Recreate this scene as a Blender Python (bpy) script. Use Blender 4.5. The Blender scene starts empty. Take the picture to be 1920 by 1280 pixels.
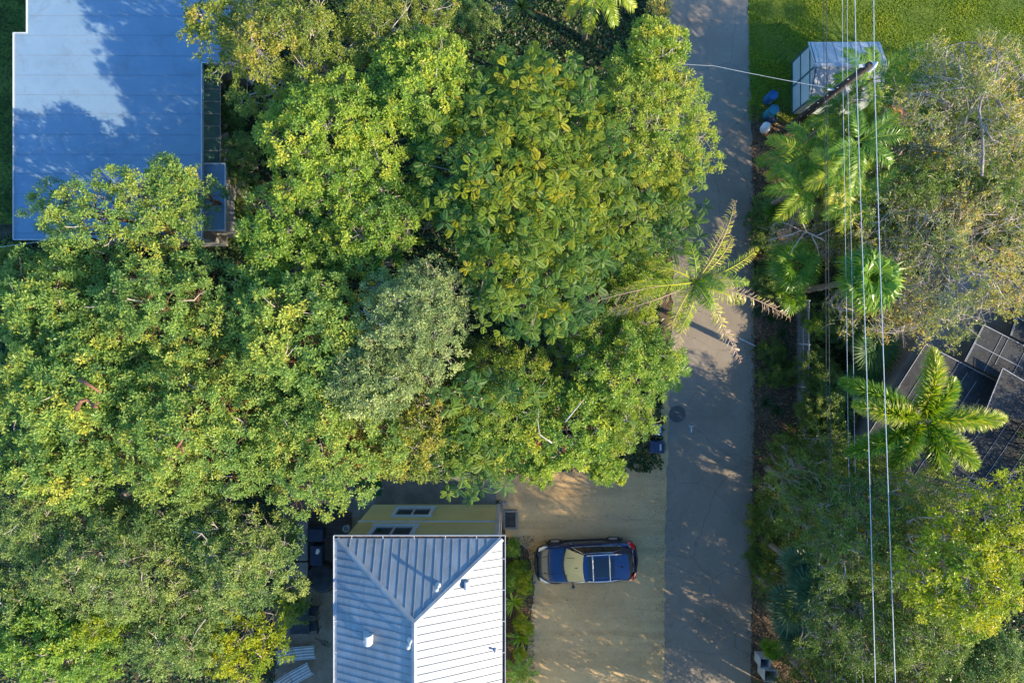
import bpy, bmesh, math, random
import numpy as np
from mathutils import Vector, Matrix, Quaternion

scene = bpy.context.scene
COL = scene.collection
PI = math.pi
R = math.radians

# ------------------------------------------------------------------ camera, sky, sun, exposure
H = 34.0                                   # flying height above the ground, metres
cam_d = bpy.data.cameras.new('camera')
cam = bpy.data.objects.new('camera', cam_d); COL.objects.link(cam)
cam.location = (0, 0, H); cam.rotation_euler = (0, 0, 0)
cam_d.sensor_width = 36.0; cam_d.lens = 24.0
cam_d.clip_end = 2000; cam_d.clip_start = 0.5
scene.camera = cam

SUN_EL = R(28.0)
sun_h = Vector((0.885, -0.465)).normalized()
sun_dir = Vector((sun_h.x * math.cos(SUN_EL), sun_h.y * math.cos(SUN_EL), math.sin(SUN_EL)))
world = bpy.data.worlds.new('World'); scene.world = world; world.use_nodes = True
wn = world.node_tree; wn.nodes.clear()
sky = wn.nodes.new('ShaderNodeTexSky'); sky.sky_type = 'NISHITA'; sky.sun_disc = False
sky.sun_elevation = SUN_EL; sky.sun_rotation = math.atan2(sun_h.x, sun_h.y)
sky.air_density = 1.0; sky.dust_density = 0.6; sky.ozone_density = 3.0
bg = wn.nodes.new('ShaderNodeBackground'); bg.inputs['Strength'].default_value = 0.15
wo = wn.nodes.new('ShaderNodeOutputWorld')
hsv = wn.nodes.new('ShaderNodeHueSaturation'); hsv.inputs['Saturation'].default_value = 1.25; wn.links.new(sky.outputs[0], hsv.inputs['Color']); wn.links.new(hsv.outputs[0], bg.inputs[0]); wn.links.new(bg.outputs[0], wo.inputs[0])
sl = bpy.data.lights.new('sun', 'SUN'); sl.energy = 3.6; sl.angle = R(0.5); sl.color = (1.0, 0.82, 0.57)
so = bpy.data.objects.new('sun', sl); COL.objects.link(so)
so.rotation_euler = (-sun_dir).to_track_quat('-Z', 'Y').to_euler(); so.location = (30, -16, 30)
scene.view_settings.view_transform = 'Standard'; scene.view_settings.look = 'None'
scene.view_settings.gamma = 1.0; scene.view_settings.exposure = 1.55
try:
    scene.view_settings.use_curve_mapping = False
except Exception:
    pass
scene.cycles.max_bounces = 7; scene.cycles.diffuse_bounces = 3; scene.cycles.glossy_bounces = 3
scene.cycles.transmission_bounces = 4; scene.cycles.transparent_max_bounces = 6
scene.cycles.sample_clamp_indirect = 6.0

def sc(z): return 1280.0 / (H - z)
def W(px, py, z=0.0):
    """photo pixel (1920 wide) seen at height z -> world point"""
    return Vector(((px - 960) / sc(z), (640 - py) / sc(z), z))

# ------------------------------------------------------------------ object helpers
def tag(o, label=None, cat=None, group=None, kind=None):
    if label: o['label'] = label
    if cat: o['category'] = cat
    if group: o['group'] = group
    if kind: o['kind'] = kind
    return o

def empty(name, loc, label, cat, group=None, rz=0.0):
    o = bpy.data.objects.new(name, None); COL.objects.link(o)
    o.location = loc; o.rotation_euler = (0, 0, rz); o.empty_display_size = 0.2
    return tag(o, label, cat, group)

def copy_tree(o, parent=None):
    c = o.copy(); COL.objects.link(c)
    if parent: c.parent = parent
    for ch in list(o.children):
        copy_tree(ch, c)
    return c

class MB:
    """collects shapes and links them as ONE mesh object"""
    def __init__(s): s.v = []; s.f = []; s.q = []; s.n = 0; s.t = []; s.hast = False
    def _add(s, verts, faces, tint=None):
        verts = np.asarray(verts, dtype=np.float64).reshape(-1, 3)
        s.v.append(verts)
        for f in faces: s.f.append([i + s.n for i in f])
        s.t.append(np.full(len(verts), 0.5 if tint is None else tint))
        s.n += len(verts)
    def quads(s, verts, quads, tint):
        verts = np.asarray(verts, dtype=np.float64).reshape(-1, 3)
        s.v.append(verts); s.q.append(np.asarray(quads).reshape(-1, 4) + s.n)
        s.t.append(np.broadcast_to(np.asarray(tint, dtype=float), (len(verts),)).copy()); s.n += len(verts)
    def box(s, c, size, rz=0.0, M=None, tint=None):
        x, y, z = [k / 2 for k in size]
        p = np.array([(-x,-y,-z),(x,-y,-z),(x,y,-z),(-x,y,-z),(-x,-y,z),(x,-y,z),(x,y,z),(-x,y,z)])
        if M is None: M = Matrix.Rotation(rz, 3, 'Z')
        p = p @ np.array(M.to_3x3()).T + np.array(c)
        s._add(p, [(0,3,2,1),(4,5,6,7),(0,1,5,4),(1,2,6,5),(2,3,7,6),(3,0,4,7)], tint); return s
    def bar(s, a, b, w, h=None, up=(0,0,1), tint=None):
        a = Vector(a); b = Vector(b); d = b - a; L = d.length; d.normalize()
        upv = Vector(up)
        if abs(d.dot(upv)) > 0.98: upv = Vector((1,0,0))
        sd = d.cross(upv).normalized(); u = sd.cross(d).normalized()
        M = Matrix((d, sd, u)).transposed()
        return s.box((a + b) / 2, (L, w, h or w), M=M, tint=tint)
    def tube(s, pts, radii, n=8, cap=True, tint=None):
        pts = [Vector(p) for p in pts]; m = len(pts)
        if not hasattr(radii, '__len__'): radii = [radii] * m
        vs = []; ref = None
        for i in range(m):
            d = (pts[min(i+1, m-1)] - pts[max(i-1, 0)])
            d = d.normalized() if d.length > 1e-9 else Vector((0,0,1))
            if ref is None: ref = Vector((1,0,0)) if abs(d.x) < .8 else Vector((0,1,0))
            a = (ref - d * ref.dot(d)).normalized(); ref = a; b = d.cross(a)
            for k in range(n):
                t = 2 * PI * k / n
                vs.append(pts[i] + (a * math.cos(t) + b * math.sin(t)) * radii[i])
        fs = [(i*n+k, i*n+(k+1)%n, (i+1)*n+(k+1)%n, (i+1)*n+k) for i in range(m-1) for k in range(n)]
        if cap: fs += [tuple(reversed(range(n))), tuple((m-1)*n+k for k in range(n))]
        s._add([tuple(v) for v in vs], fs, tint); return s
    def lathe(s, c, prof, n=16, tint=None, axis='Z'):
        vs = []
        for r, z in prof:
            for k in range(n):
                a = 2*PI*k/n
                p = (r*math.cos(a), r*math.sin(a), z)
                if axis == 'Y': p = (p[0], p[2], p[1])
                vs.append((c[0]+p[0], c[1]+p[1], c[2]+p[2]))
        m = len(prof)
        fs = [(i*n+k, i*n+(k+1)%n, (i+1)*n+(k+1)%n, (i+1)*n+k) for i in range(m-1) for k in range(n)]
        fs += [tuple(reversed(range(n))), tuple((m-1)*n+k for k in range(n))]
        s._add(vs, fs, tint); return s
    def poly(s, pts, tint=None):
        s._add([tuple(p) for p in pts], [tuple(range(len(pts)))], tint); return s
    def slab(s, pts, th, tint=None):
        n = len(pts); top = [tuple(p) for p in pts]; bot = [(p[0], p[1], p[2]-th) for p in pts]
        fs = [tuple(range(n)), tuple(reversed(range(n, 2*n)))]
        fs += [(i, n+i, n+(i+1)%n, (i+1)%n) for i in range(n)]
        s._add(top + bot, fs, tint); return s
    def loft(s, rings, closed=False, cap=False, tint=None):
        n = len(rings[0]); vs = [tuple(p) for r in rings for p in r]; fs = []
        for i in range(len(rings)-1):
            for k in range(n if closed else n-1):
                fs.append((i*n+k, i*n+(k+1)%n, (i+1)*n+(k+1)%n, (i+1)*n+k))
        if cap: fs += [tuple(reversed(range(n))), tuple((len(rings)-1)*n+k for k in range(n))]
        s._add(vs, fs, tint); return s
    def segs(s, P0, P1, r0, r1, n=4, tint=0.5):
        """many tapered twigs at once"""
        P0 = np.asarray(P0, float); P1 = np.asarray(P1, float); m = len(P0)
        if m == 0: return s
        r0 = np.broadcast_to(r0, (m,)); r1 = np.broadcast_to(r1, (m,))
        d = P1 - P0; d /= (np.linalg.norm(d, axis=1, keepdims=True) + 1e-9)
        ref = np.where(np.abs(d[:, 2:3]) > .9, np.array([[1., 0, 0]]), np.array([[0., 0, 1.]]))
        a = np.cross(d, ref); a /= (np.linalg.norm(a, axis=1, keepdims=True) + 1e-9); b = np.cross(d, a)
        an = 2*np.pi*np.arange(n)/n; c = np.cos(an)[None, :, None]; q = np.sin(an)[None, :, None]
        off = a[:, None, :]*c + b[:, None, :]*q
        V = np.concatenate([P0[:, None]+off*r0[:, None, None], P1[:, None]+off*r1[:, None, None]], axis=1)
        base = np.arange(m)[:, None, None]*2*n
        k = np.arange(n); Q = np.stack([k, (k+1) % n, (k+1) % n+n, k+n], axis=1)[None] + base
        t = np.repeat(np.broadcast_to(tint, (m,)), 2*n)
        s.quads(V, Q, t); return s
    def leaves(s, P, D, N, L, Wd, tint, fold=0.18):
        m = len(P); L = np.broadcast_to(L, (m,))[:, None]; Wd = np.broadcast_to(Wd, (m,))[:, None]
        D = D/(np.linalg.norm(D, axis=1, keepdims=True)+1e-9)
        S = np.cross(D, N); S /= (np.linalg.norm(S, axis=1, keepdims=True)+1e-9); U = np.cross(S, D)
        v = np.stack([P, P+D*L*.52+S*Wd*.5+U*Wd*fold, P+D*L-U*L*.08, P+D*L*.52-S*Wd*.5+U*Wd*fold], axis=1)
        Q = np.arange(m)[:, None]*4+np.arange(4)[None]
        s.quads(v, Q, np.repeat(np.broadcast_to(tint, (m,)), 4)); return s
    def blades(s, P, D, N, L, Wd, tint, droop=0.15, w0=.35, mid=.45, w2=.08, tiptint=0.0):
        m = len(P); L = np.broadcast_to(L, (m,))[:, None]; Wd = np.broadcast_to(Wd, (m,))[:, None]
        droop = np.broadcast_to(droop, (m,))[:, None]
        D = D/(np.linalg.norm(D, axis=1, keepdims=True)+1e-9)
        S = np.cross(D, N); S /= (np.linalg.norm(S, axis=1, keepdims=True)+1e-9)
        Z = np.array([[0, 0, 1.]])
        M_ = P+D*L*mid-Z*L*droop*.25; T = P+D*L*(1-.3*droop)-Z*L*droop
        v = np.stack([P-S*Wd*w0/2, P+S*Wd*w0/2, M_+S*Wd/2, M_-S*Wd/2, T+S*Wd*w2/2, T-S*Wd*w2/2], axis=1)
        b = np.arange(m)[:, None, None]*6
        Q = np.array([[0, 1, 2, 3], [3, 2, 4, 5]])[None]+b
        t = np.broadcast_to(tint, (m,))[:, None] + np.array([[0, 0, 0, 0, 1, 1.]])*tiptint
        s.quads(v, Q, t.reshape(-1)); return s
    def build(s, name, mat, parent=None, smooth=False, bevel=0.0, seg=2):
        me = bpy.data.meshes.new(name)
        V = np.concatenate(s.v) if s.v else np.zeros((0, 3))
        loops = []; starts = []; tot = []
        pos = 0
        if s.q:
            q = np.concatenate(s.q); loops.append(q.reshape(-1)); starts.append(np.arange(len(q))*4); tot.append(np.full(len(q), 4)); pos = len(q)*4
        if s.f:
            ln = np.array([len(f) for f in s.f]); loops.append(np.array([i for f in s.f for i in f]))
            st = np.concatenate([[0], np.cumsum(ln)[:-1]])+pos; starts.append(st); tot.append(ln)
        lo = np.concatenate(loops); st = np.concatenate(starts); tt = np.concatenate(tot)
        me.vertices.add(len(V)); me.vertices.foreach_set('co', V.astype(np.float32).reshape(-1))
        me.loops.add(len(lo)); me.loops.foreach_set('vertex_index', lo.astype(np.int32))
        me.polygons.add(len(st)); me.polygons.foreach_set('loop_start', st.astype(np.int32))
        me.polygons.foreach_set('loop_total', tt.astype(np.int32))
        me.update(calc_edges=True)
        at = me.attributes.new('tint', 'FLOAT', 'POINT'); at.data.foreach_set('value', np.concatenate(s.t).astype(np.float32))
        me.polygons.foreach_set('use_smooth', np.full(len(st), bool(smooth)))
        if isinstance(mat, str): mat = M[mat]
        me.materials.append(mat)
        o = bpy.data.objects.new(name, me); COL.objects.link(o)
        if parent: o.parent = parent
        if bevel:
            b = o.modifiers.new('bevel', 'BEVEL'); b.width = bevel; b.segments = seg; b.limit_method = 'ANGLE'
        return o

# ------------------------------------------------------------------ materials
M = {}
def mat(name, col=(.5,.5,.5), rough=.6, metal=0.0, spec=.5, coat=0.0):
    m = bpy.data.materials.new(name); m.use_nodes = True; M[name] = m
    b = m.node_tree.nodes['Principled BSDF']
    b.inputs['Base Color'].default_value = (*col, 1); b.inputs['Roughness'].default_value = rough
    b.inputs['Metallic'].default_value = metal; b.inputs['Specular IOR Level'].default_value = spec
    b.inputs['Coat Weight'].default_value = coat; b.inputs['Coat Roughness'].default_value = .05
    return m, m.node_tree, b

def ramp(nt, stops, interp='LINEAR'):
    r = nt.nodes.new('ShaderNodeValToRGB'); r.color_ramp.interpolation = interp
    e = r.color_ramp.elements
    while len(e) < len(stops): e.new(0.5)
    for k, (p, c) in enumerate(stops):
        e[k].position = p; e[k].color = (*c, 1)
    return r
def noise(nt, scale, detail=4, rough=.55, vec=None, dist=0.0):
    n = nt.nodes.new('ShaderNodeTexNoise'); n.inputs['Scale'].default_value = scale
    n.inputs['Detail'].default_value = detail; n.inputs['Roughness'].default_value = rough
    n.inputs['Distortion'].default_value = dist
    if vec is not None: nt.links.new(vec, n.inputs['Vector'])
    return n
def objco(nt, scale=(1,1,1)):
    t = nt.nodes.new('ShaderNodeTexCoord'); mp = nt.nodes.new('ShaderNodeMapping')
    mp.inputs['Scale'].default_value = scale; nt.links.new(t.outputs['Object'], mp.inputs['Vector'])
    return mp.outputs['Vector']
def mixc(nt, fac, a, b, mode='MIX'):
    m = nt.nodes.new('ShaderNodeMix'); m.data_type = 'RGBA'; m.blend_type = mode
    for sck, v in ((m.inputs[0], fac), (m.inputs[6], a), (m.inputs[7], b)):
        if isinstance(v, bpy.types.NodeSocket): nt.links.new(v, sck)
        elif isinstance(v, (tuple, list)): sck.default_value = (*v, 1)
        else: sck.default_value = v
    return m.outputs[2]
def bump(nt, b, h, strength=.4, dist=.02):
    n = nt.nodes.new('ShaderNodeBump'); n.inputs['Strength'].default_value = strength; n.inputs['Distance'].default_value = dist
    nt.links.new(h, n.inputs['Height']); nt.links.new(n.outputs[0], b.inputs['Normal'])
def grain(name, c1, c2, scale=8, rough=.85, c3=None, s3=60, bs=.3, bd=.01, stretch=(1,1,1), amt3=.5, spec=.3):
    """two-tone surface with large patches (c1-c2) and fine specks (c3)"""
    m, nt, b = mat(name, c1, rough, spec=spec)
    v = objco(nt, stretch); n1 = noise(nt, scale, 6, .6, v)
    r1 = ramp(nt, [(.35, c1), (.65, c2)]); nt.links.new(n1.outputs[0], r1.inputs[0]); out = r1.outputs[0]
    n3 = noise(nt, s3, 3, .7, v)
    if c3 is not None:
        r3 = ramp(nt, [(.5, (0,0,0)), (.68, (amt3,)*3)]); nt.links.new(n3.outputs[0], r3.inputs[0])
        out = mixc(nt, r3.outputs[0], out, c3)
    nt.links.new(out, b.inputs['Base Color']); bump(nt, b, n3.outputs[0], bs, bd)
    return m
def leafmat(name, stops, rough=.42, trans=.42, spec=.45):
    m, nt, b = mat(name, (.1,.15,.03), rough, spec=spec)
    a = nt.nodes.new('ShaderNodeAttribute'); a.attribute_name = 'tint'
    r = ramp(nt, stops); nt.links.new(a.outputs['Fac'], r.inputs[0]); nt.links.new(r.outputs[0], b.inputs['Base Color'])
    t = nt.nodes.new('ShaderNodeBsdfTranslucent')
    hs = nt.nodes.new('ShaderNodeHueSaturation'); hs.inputs['Value'].default_value = 1.5; hs.inputs['Saturation'].default_value = 1.05
    nt.links.new(r.outputs[0], hs.inputs['Color']); nt.links.new(hs.outputs[0], t.inputs['Color'])
    mx = nt.nodes.new('ShaderNodeMixShader'); mx.inputs[0].default_value = trans
    nt.links.new(b.outputs[0], mx.inputs[1]); nt.links.new(t.outputs[0], mx.inputs[2])
    nt.links.new(mx.outputs[0], nt.nodes['Material Output'].inputs['Surface'])
    return m

# foliage
leafmat('leaf_gumbo', [(0,(0.076,0.170,0.047)),(.45,(0.208,0.330,0.064)),(.8,(0.406,0.457,0.077)),(1,(0.600,0.511,0.064))])
leafmat('leaf_lime',  [(0,(0.071,0.171,0.034)),(.45,(0.200,0.322,0.041)),(.8,(0.396,0.469,0.053)),(1,(0.600,0.517,0.057))])
leafmat('leaf_olive', [(0,(0.080,0.141,0.024)),(.45,(0.196,0.262,0.039)),(.8,(0.327,0.349,0.047)),(1,(0.490,0.366,0.058))])
leafmat('leaf_silver',[(0,(0.083,0.140,0.045)),(.45,(0.208,0.278,0.085)),(.8,(0.361,0.431,0.148)),(1,(0.444,0.460,0.140))], trans=.3)
leafmat('leaf_sage',  [(0,(0.068,0.142,0.031)),(.45,(0.165,0.257,0.057)),(.8,(0.293,0.354,0.077)),(1,(0.388,0.424,0.083))], trans=.35)
leafmat('leaf_fig',   [(0,(0.086,0.182,0.024)),(.45,(0.215,0.330,0.039)),(.8,(0.391,0.445,0.055)),(1,(0.559,0.462,0.044))])
leafmat('leaf_fan',   [(0,(.022,.080,.022)),(.4,(.070,.160,.026)),(.75,(.17,.235,.016)),(1,(.32,.30,.012))], trans=.25, rough=.5, spec=.3)
leafmat('leaf_lace',  [(0,(0.059,0.125,0.023)),(.5,(0.144,0.221,0.034)),(.85,(0.254,0.295,0.036)),(1,(0.406,0.340,0.036))])
leafmat('leaf_gold',  [(0,(0.088,0.179,0.011)),(.4,(0.213,0.297,0.013)),(.75,(0.426,0.445,0.015)),(1,(0.526,0.418,0.015))])
leafmat('leaf_dry',   [(0,(0.131,0.194,0.052)),(.35,(0.279,0.325,0.075)),(.6,(0.483,0.434,0.086)),(.8,(0.600,0.434,0.063)),(1,(0.465,0.261,0.147))], trans=.3)
leafmat('leaf_palm',  [(0,(0.042,0.127,0.014)),(.4,(0.126,0.256,0.018)),(.7,(0.317,0.410,0.025)),(.85,(0.569,0.513,0.040)),(1,(0.483,0.340,0.240))], rough=.35, trans=.35)
leafmat('leaf_bluepalm',[(0,(.05,.10,.055)),(.4,(.10,.18,.085)),(.75,(.18,.26,.10)),(1,(.30,.32,.14))], rough=.4, trans=.25)
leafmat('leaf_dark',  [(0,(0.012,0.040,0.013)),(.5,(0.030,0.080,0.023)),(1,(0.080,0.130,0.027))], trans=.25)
leafmat('leaf_grass', [(0,(0.082,0.145,0.009)),(.5,(0.182,0.277,0.014)),(1,(0.347,0.365,0.025))], rough=.6, trans=.35)
leafmat('leaf_litter',[(0,(0.050,0.030,0.016)),(.4,(0.140,0.085,0.041)),(.8,(0.260,0.180,0.081)),(1,(0.340,0.260,0.126))], rough=.8, trans=.1)
grain('bark_red', (.10,.045,.025), (.24,.11,.06), 5, .6, (.10,.05,.03), 30)
grain('bark_grey', (.20,.17,.14), (.38,.33,.28), 6, .8, (.12,.10,.08), 30)
grain('bark_pale', (.30,.26,.22), (.52,.46,.41), 6, .8, (.2,.16,.13), 30)
grain('bark_palm', (.16,.13,.10), (.30,.26,.21), 6, .85, (.09,.07,.05), 20)
grain('twig', (.34,.26,.21), (.58,.48,.41), 4, .8, None)
# ground
grain('soil', (.045,.032,.022), (.11,.075,.05), 1.2, .95, (.20,.15,.10), 28, .8, .04, amt3=.8)
grain('mulch', (.05,.035,.025), (.12,.085,.06), 2.0, .95, (.27,.19,.13), 22, .9, .04, amt3=.9)
grain('lawn', (.07,.12,.014), (.14,.19,.025), .9, .95, (.14,.17,.04), 30, .6, .03)
grain('yard_sand', (.17,.13,.095), (.25,.20,.15), 1.5, .95, (.08,.06,.04), 16, .5, .01, amt3=.6)
grain('curb', (.25,.24,.22), (.34,.33,.30), 3, .9, (.14,.13,.12), 40)

def asphalt():
    m, nt, b = mat('asphalt', (.1,.1,.1), .82, spec=.35)
    v = objco(nt); n1 = noise(nt, .35, 6, .6, v, .4); n2 = noise(nt, 90, 2, .7, v); n3 = noise(nt, 2.2, 7, .7, v, 1.0)
    r1 = ramp(nt, [(.3,(.195,.165,.128)),(.7,(.265,.230,.180))]); nt.links.new(n1.outputs[0], r1.inputs[0])
    r3 = ramp(nt, [(.52,(0,0,0)),(.72,(.6,.6,.6))]); nt.links.new(n3.outputs[0], r3.inputs[0])
    c = mixc(nt, r3.outputs[0], r1.outputs[0], (.28,.255,.215))
    n5 = noise(nt, 9, 5, .8, v); r5 = ramp(nt, [(.62,(0,0,0)),(.66,(.5,.5,.5))]); nt.links.new(n5.outputs[0], r5.inputs[0]); c = mixc(nt, r5.outputs[0], c, (.06,.058,.055))
    r2 = ramp(nt, [(.35,(.75,.75,.75)),(.7,(1.18,1.18,1.18))]); nt.links.new(n2.outputs[0], r2.inputs[0])
    c = mixc(nt, 1.0, c, r2.outputs[0], 'MULTIPLY')
    vo = nt.nodes.new('ShaderNodeTexVoronoi'); vo.feature = 'DISTANCE_TO_EDGE'; vo.inputs['Scale'].default_value = .45
    wv = noise(nt, 1.1, 5, .6, v); wm = mixc(nt, .35, v, wv.outputs['Color']); nt.links.new(wm, vo.inputs['Vector'])
    rc = ramp(nt, [(0,(.45,.45,.45)),(.005,(1,1,1))]); nt.links.new(vo.outputs['Distance'], rc.inputs[0])
    c = mixc(nt, .7, c, mixc(nt, 1.0, c, rc.outputs[0], 'MULTIPLY'))
    nt.links.new(c, b.inputs['Base Color']); bump(nt, b, n2.outputs[0], .35, .006)
asphalt()
def gravel():
    m, nt, b = mat('gravel', (.3,.25,.18), .95, spec=.2)
    v = objco(nt); n1 = noise(nt, .28, 6, .6, v, .5); n2 = noise(nt, 45, 3, .8, v); n3 = noise(nt, 3.2, 8, .75, v, .6); n4 = noise(nt, 14, 2, .5, v)
    r1 = ramp(nt, [(.32,(.42,.29,.145)),(.5,(.50,.355,.18)),(.68,(.44,.325,.18))]); nt.links.new(n1.outputs[0], r1.inputs[0])
    r2 = ramp(nt, [(.3,(.62,.60,.58)),(.52,(1,1,1)),(.75,(1.35,1.34,1.32))]); nt.links.new(n2.outputs[0], r2.inputs[0])
    c = mixc(nt, 1.0, r1.outputs[0], r2.outputs[0], 'MULTIPLY')
    r3 = ramp(nt, [(.55,(0,0,0)),(.75,(.45,.45,.45))]); nt.links.new(n3.outputs[0], r3.inputs[0])
    c = mixc(nt, r3.outputs[0], c, (.20,.15,.10))
    r4 = ramp(nt, [(.68,(0,0,0)),(.72,(.6,.6,.6))]); nt.links.new(n4.outputs[0], r4.inputs[0])
    c = mixc(nt, r4.outputs[0], c, (.13,.09,.06))
    mp = objco(nt, (.16, 1.6, 1)); n6 = noise(nt, 1.0, 4, .55, mp, .3); r6 = ramp(nt, [(.40,(.72,.70,.68)),(.50,(1,1,1)),(.62,(1.18,1.15,1.10))]); nt.links.new(n6.outputs[0], r6.inputs[0])
    c = mixc(nt, .45, c, mixc(nt, 1.0, c, r6.outputs[0], 'MULTIPLY'))
    n7 = noise(nt, .9, 6, .7, v, 1.2); r7 = ramp(nt, [(.58,(0,0,0)),(.70,(.5,.5,.5))]); nt.links.new(n7.outputs[0], r7.inputs[0]); c = mixc(nt, r7.outputs[0], c, (.46,.37,.25))
    nt.links.new(c, b.inputs['Base Color']); bump(nt, b, n2.outputs[0], .6, .012)
gravel()
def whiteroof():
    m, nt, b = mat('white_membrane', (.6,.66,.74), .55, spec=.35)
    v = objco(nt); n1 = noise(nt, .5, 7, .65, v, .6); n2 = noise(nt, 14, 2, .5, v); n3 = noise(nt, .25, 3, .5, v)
    r1 = ramp(nt, [(.3,(.145,.235,.32)),(.7,(.175,.275,.365))]); nt.links.new(n1.outputs[0], r1.inputs[0]); c = r1.outputs[0]  # white roof tinted blue so its shaded parts look sky-lit
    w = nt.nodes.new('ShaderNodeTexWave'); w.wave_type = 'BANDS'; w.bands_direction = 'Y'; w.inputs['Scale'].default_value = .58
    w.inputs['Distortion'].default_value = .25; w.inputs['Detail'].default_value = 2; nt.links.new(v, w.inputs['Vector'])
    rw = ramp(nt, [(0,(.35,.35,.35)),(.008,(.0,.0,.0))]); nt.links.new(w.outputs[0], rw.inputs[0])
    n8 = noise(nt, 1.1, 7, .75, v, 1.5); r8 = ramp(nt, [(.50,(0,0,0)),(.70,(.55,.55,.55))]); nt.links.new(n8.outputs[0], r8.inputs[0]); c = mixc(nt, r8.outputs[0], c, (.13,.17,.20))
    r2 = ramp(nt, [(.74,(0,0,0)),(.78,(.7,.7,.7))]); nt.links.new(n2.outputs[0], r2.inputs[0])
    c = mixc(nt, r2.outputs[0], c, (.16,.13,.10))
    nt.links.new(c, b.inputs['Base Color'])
whiteroof()
def metalroof():
    m, nt, b = mat('standing_seam', (.6,.66,.72), .42, spec=.5)
    v = objco(nt); n1 = noise(nt, .8, 5, .6, v); n2 = noise(nt, 25, 2, .6, v)
    r1 = ramp(nt, [(.3,(.205,.25,.285)),(.7,(.235,.28,.31))]); nt.links.new(n1.outputs[0], r1.inputs[0])
    r2 = ramp(nt, [(.72,(0,0,0)),(.8,(.3,.3,.3))]); nt.links.new(n2.outputs[0], r2.inputs[0])
    n4 = noise(nt, 1.0, 6, .7, objco(nt, (2.2, .8, 1)), .8); r4 = ramp(nt, [(.42,(.78,.77,.75)),(.62,(1.02,1.02,1.02))]); nt.links.new(n4.outputs[0], r4.inputs[0])
    cc = mixc(nt, r2.outputs[0], r1.outputs[0], (.30,.31,.30)); nt.links.new(mixc(nt, 1.0, cc, r4.outputs[0], 'MULTIPLY'), b.inputs['Base Color'])
metalroof()
grain('seam_metal', (.18,.20,.225), (.235,.26,.28), 3, .45, None)  # darker than the roof sheet, standing in for the rib shadows
grain('membrane_seam', (.15,.19,.24), (.19,.23,.28), 3, .6, None)
grain('dark_roof', (.010,.013,.016), (.028,.034,.040), 1.6, .75, (.10,.09,.08), 7, .3, .01, amt3=.35, spec=.3)  # charcoal roof darkened further for tree shade; pale mottling is debris and dapples
grain('green_awning', (.018,.055,.045), (.035,.085,.065), 1.0, .7, None)
grain('yellow_stucco', (.52,.50,.23), (.60,.57,.27), .8, .8, (.40,.37,.16), 50, .15, .004, amt3=.3)
grain('deck_wood', (.055,.045,.045), (.10,.080,.075), 2.0, .8, (.03,.025,.02), 30, stretch=(1,8,1))
grain('grey_wood', (.16,.15,.14), (.27,.25,.23), 2.0, .85, (.09,.08,.07), 30, stretch=(1,6,1))
grain('patio_stone', (.14,.14,.13), (.24,.235,.21), 1.2, .85, (.08,.08,.07), 18)
grain('concrete', (.18,.18,.17), (.26,.255,.24), 1.5, .9, (.2,.19,.17), 30)
grain('rock', (.22,.20,.18), (.42,.39,.35), 3, .9, (.12,.11,.10), 20, .6, .03)
grain('turf', (.012,.10,.022), (.020,.15,.035), 5, .9, (.02,.07,.02), 60)
grain('terracotta', (.40,.12,.035), (.55,.19,.06), 4, .8, (.25,.10,.05), 30)
grain('wire_metal', (.36,.42,.45), (.55,.60,.62), 3, .35, None)
grain('wire_dark', (.03,.035,.04), (.07,.075,.08), 3, .5, None)
grain('galvanised', (.36,.38,.40), (.52,.54,.56), 4, .4, (.22,.22,.22), 20)
grain('pole_wood', (.025,.018,.014), (.07,.05,.038), 5, .9, (.13,.10,.07), 25, .8, .02, stretch=(1,1,.15))
grain('blue_plastic', (.015,.09,.26), (.03,.15,.36), 3, .4, (.10,.14,.20), 20)
grain('teal_plastic', (.02,.17,.26), (.04,.24,.33), 3, .4, (.10,.14,.20), 20)
grain('navy_plastic', (.008,.018,.05), (.02,.04,.09), 3, .35, (.10,.11,.14), 22)
grain('shed_roof', (.30,.33,.37), (.40,.42,.44), 1.5, .5, (.25,.25,.26), 14)
grain('shed_wall', (.42,.50,.53), (.52,.59,.61), 1.5, .6, (.3,.34,.35), 25)
grain('shed_trim', (.03,.09,.12), (.05,.12,.15), 3, .6, None)
grain('white_paint', (.42,.45,.48), (.50,.53,.55), 2, .5, (.5,.5,.5), 30, .1, .003, amt3=.3)
grain('trim_blue', (.42,.55,.62), (.50,.62,.69), 2, .55, None)
grain('grey_fabric', (.24,.235,.225), (.34,.33,.315), 3, .9, (.18,.18,.18), 60)
grain('white_cloth', (.55,.56,.58), (.68,.68,.68), 5, .8, (.35,.33,.30), 12)
grain('black_metal', (.010,.012,.014), (.03,.032,.035), 3, .45, None)
grain('iron', (.07,.07,.068), (.11,.108,.10), 8, .6, (.12,.10,.08), 40)
mat('window_glass', (.015,.03,.04), .06, spec=.8)
mat('car_paint', (.0015,.021,.085), .2, metal=.45, spec=.6, coat=1.0)
mat('car_paint_red', (.45,.012,.02), .25, metal=.1, spec=.6, coat=1.0)
mat('car_glass', (.006,.009,.012), .04, spec=.8)
mat('sunshade', (.40,.37,.22), .35, spec=.5, coat=.8)
mat('chrome', (.75,.76,.78), .18, metal=1.0)
mat('satin_silver', (.62,.63,.65), .3, metal=.8)
mat('rubber', (.012,.012,.013), .8)
mat('tail_red', (.45,.01,.012), .15, coat=1.0)
mat('lamp_clear', (.55,.58,.60), .1, coat=1.0)
mat('plastic_black', (.012,.013,.015), .45)

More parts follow.
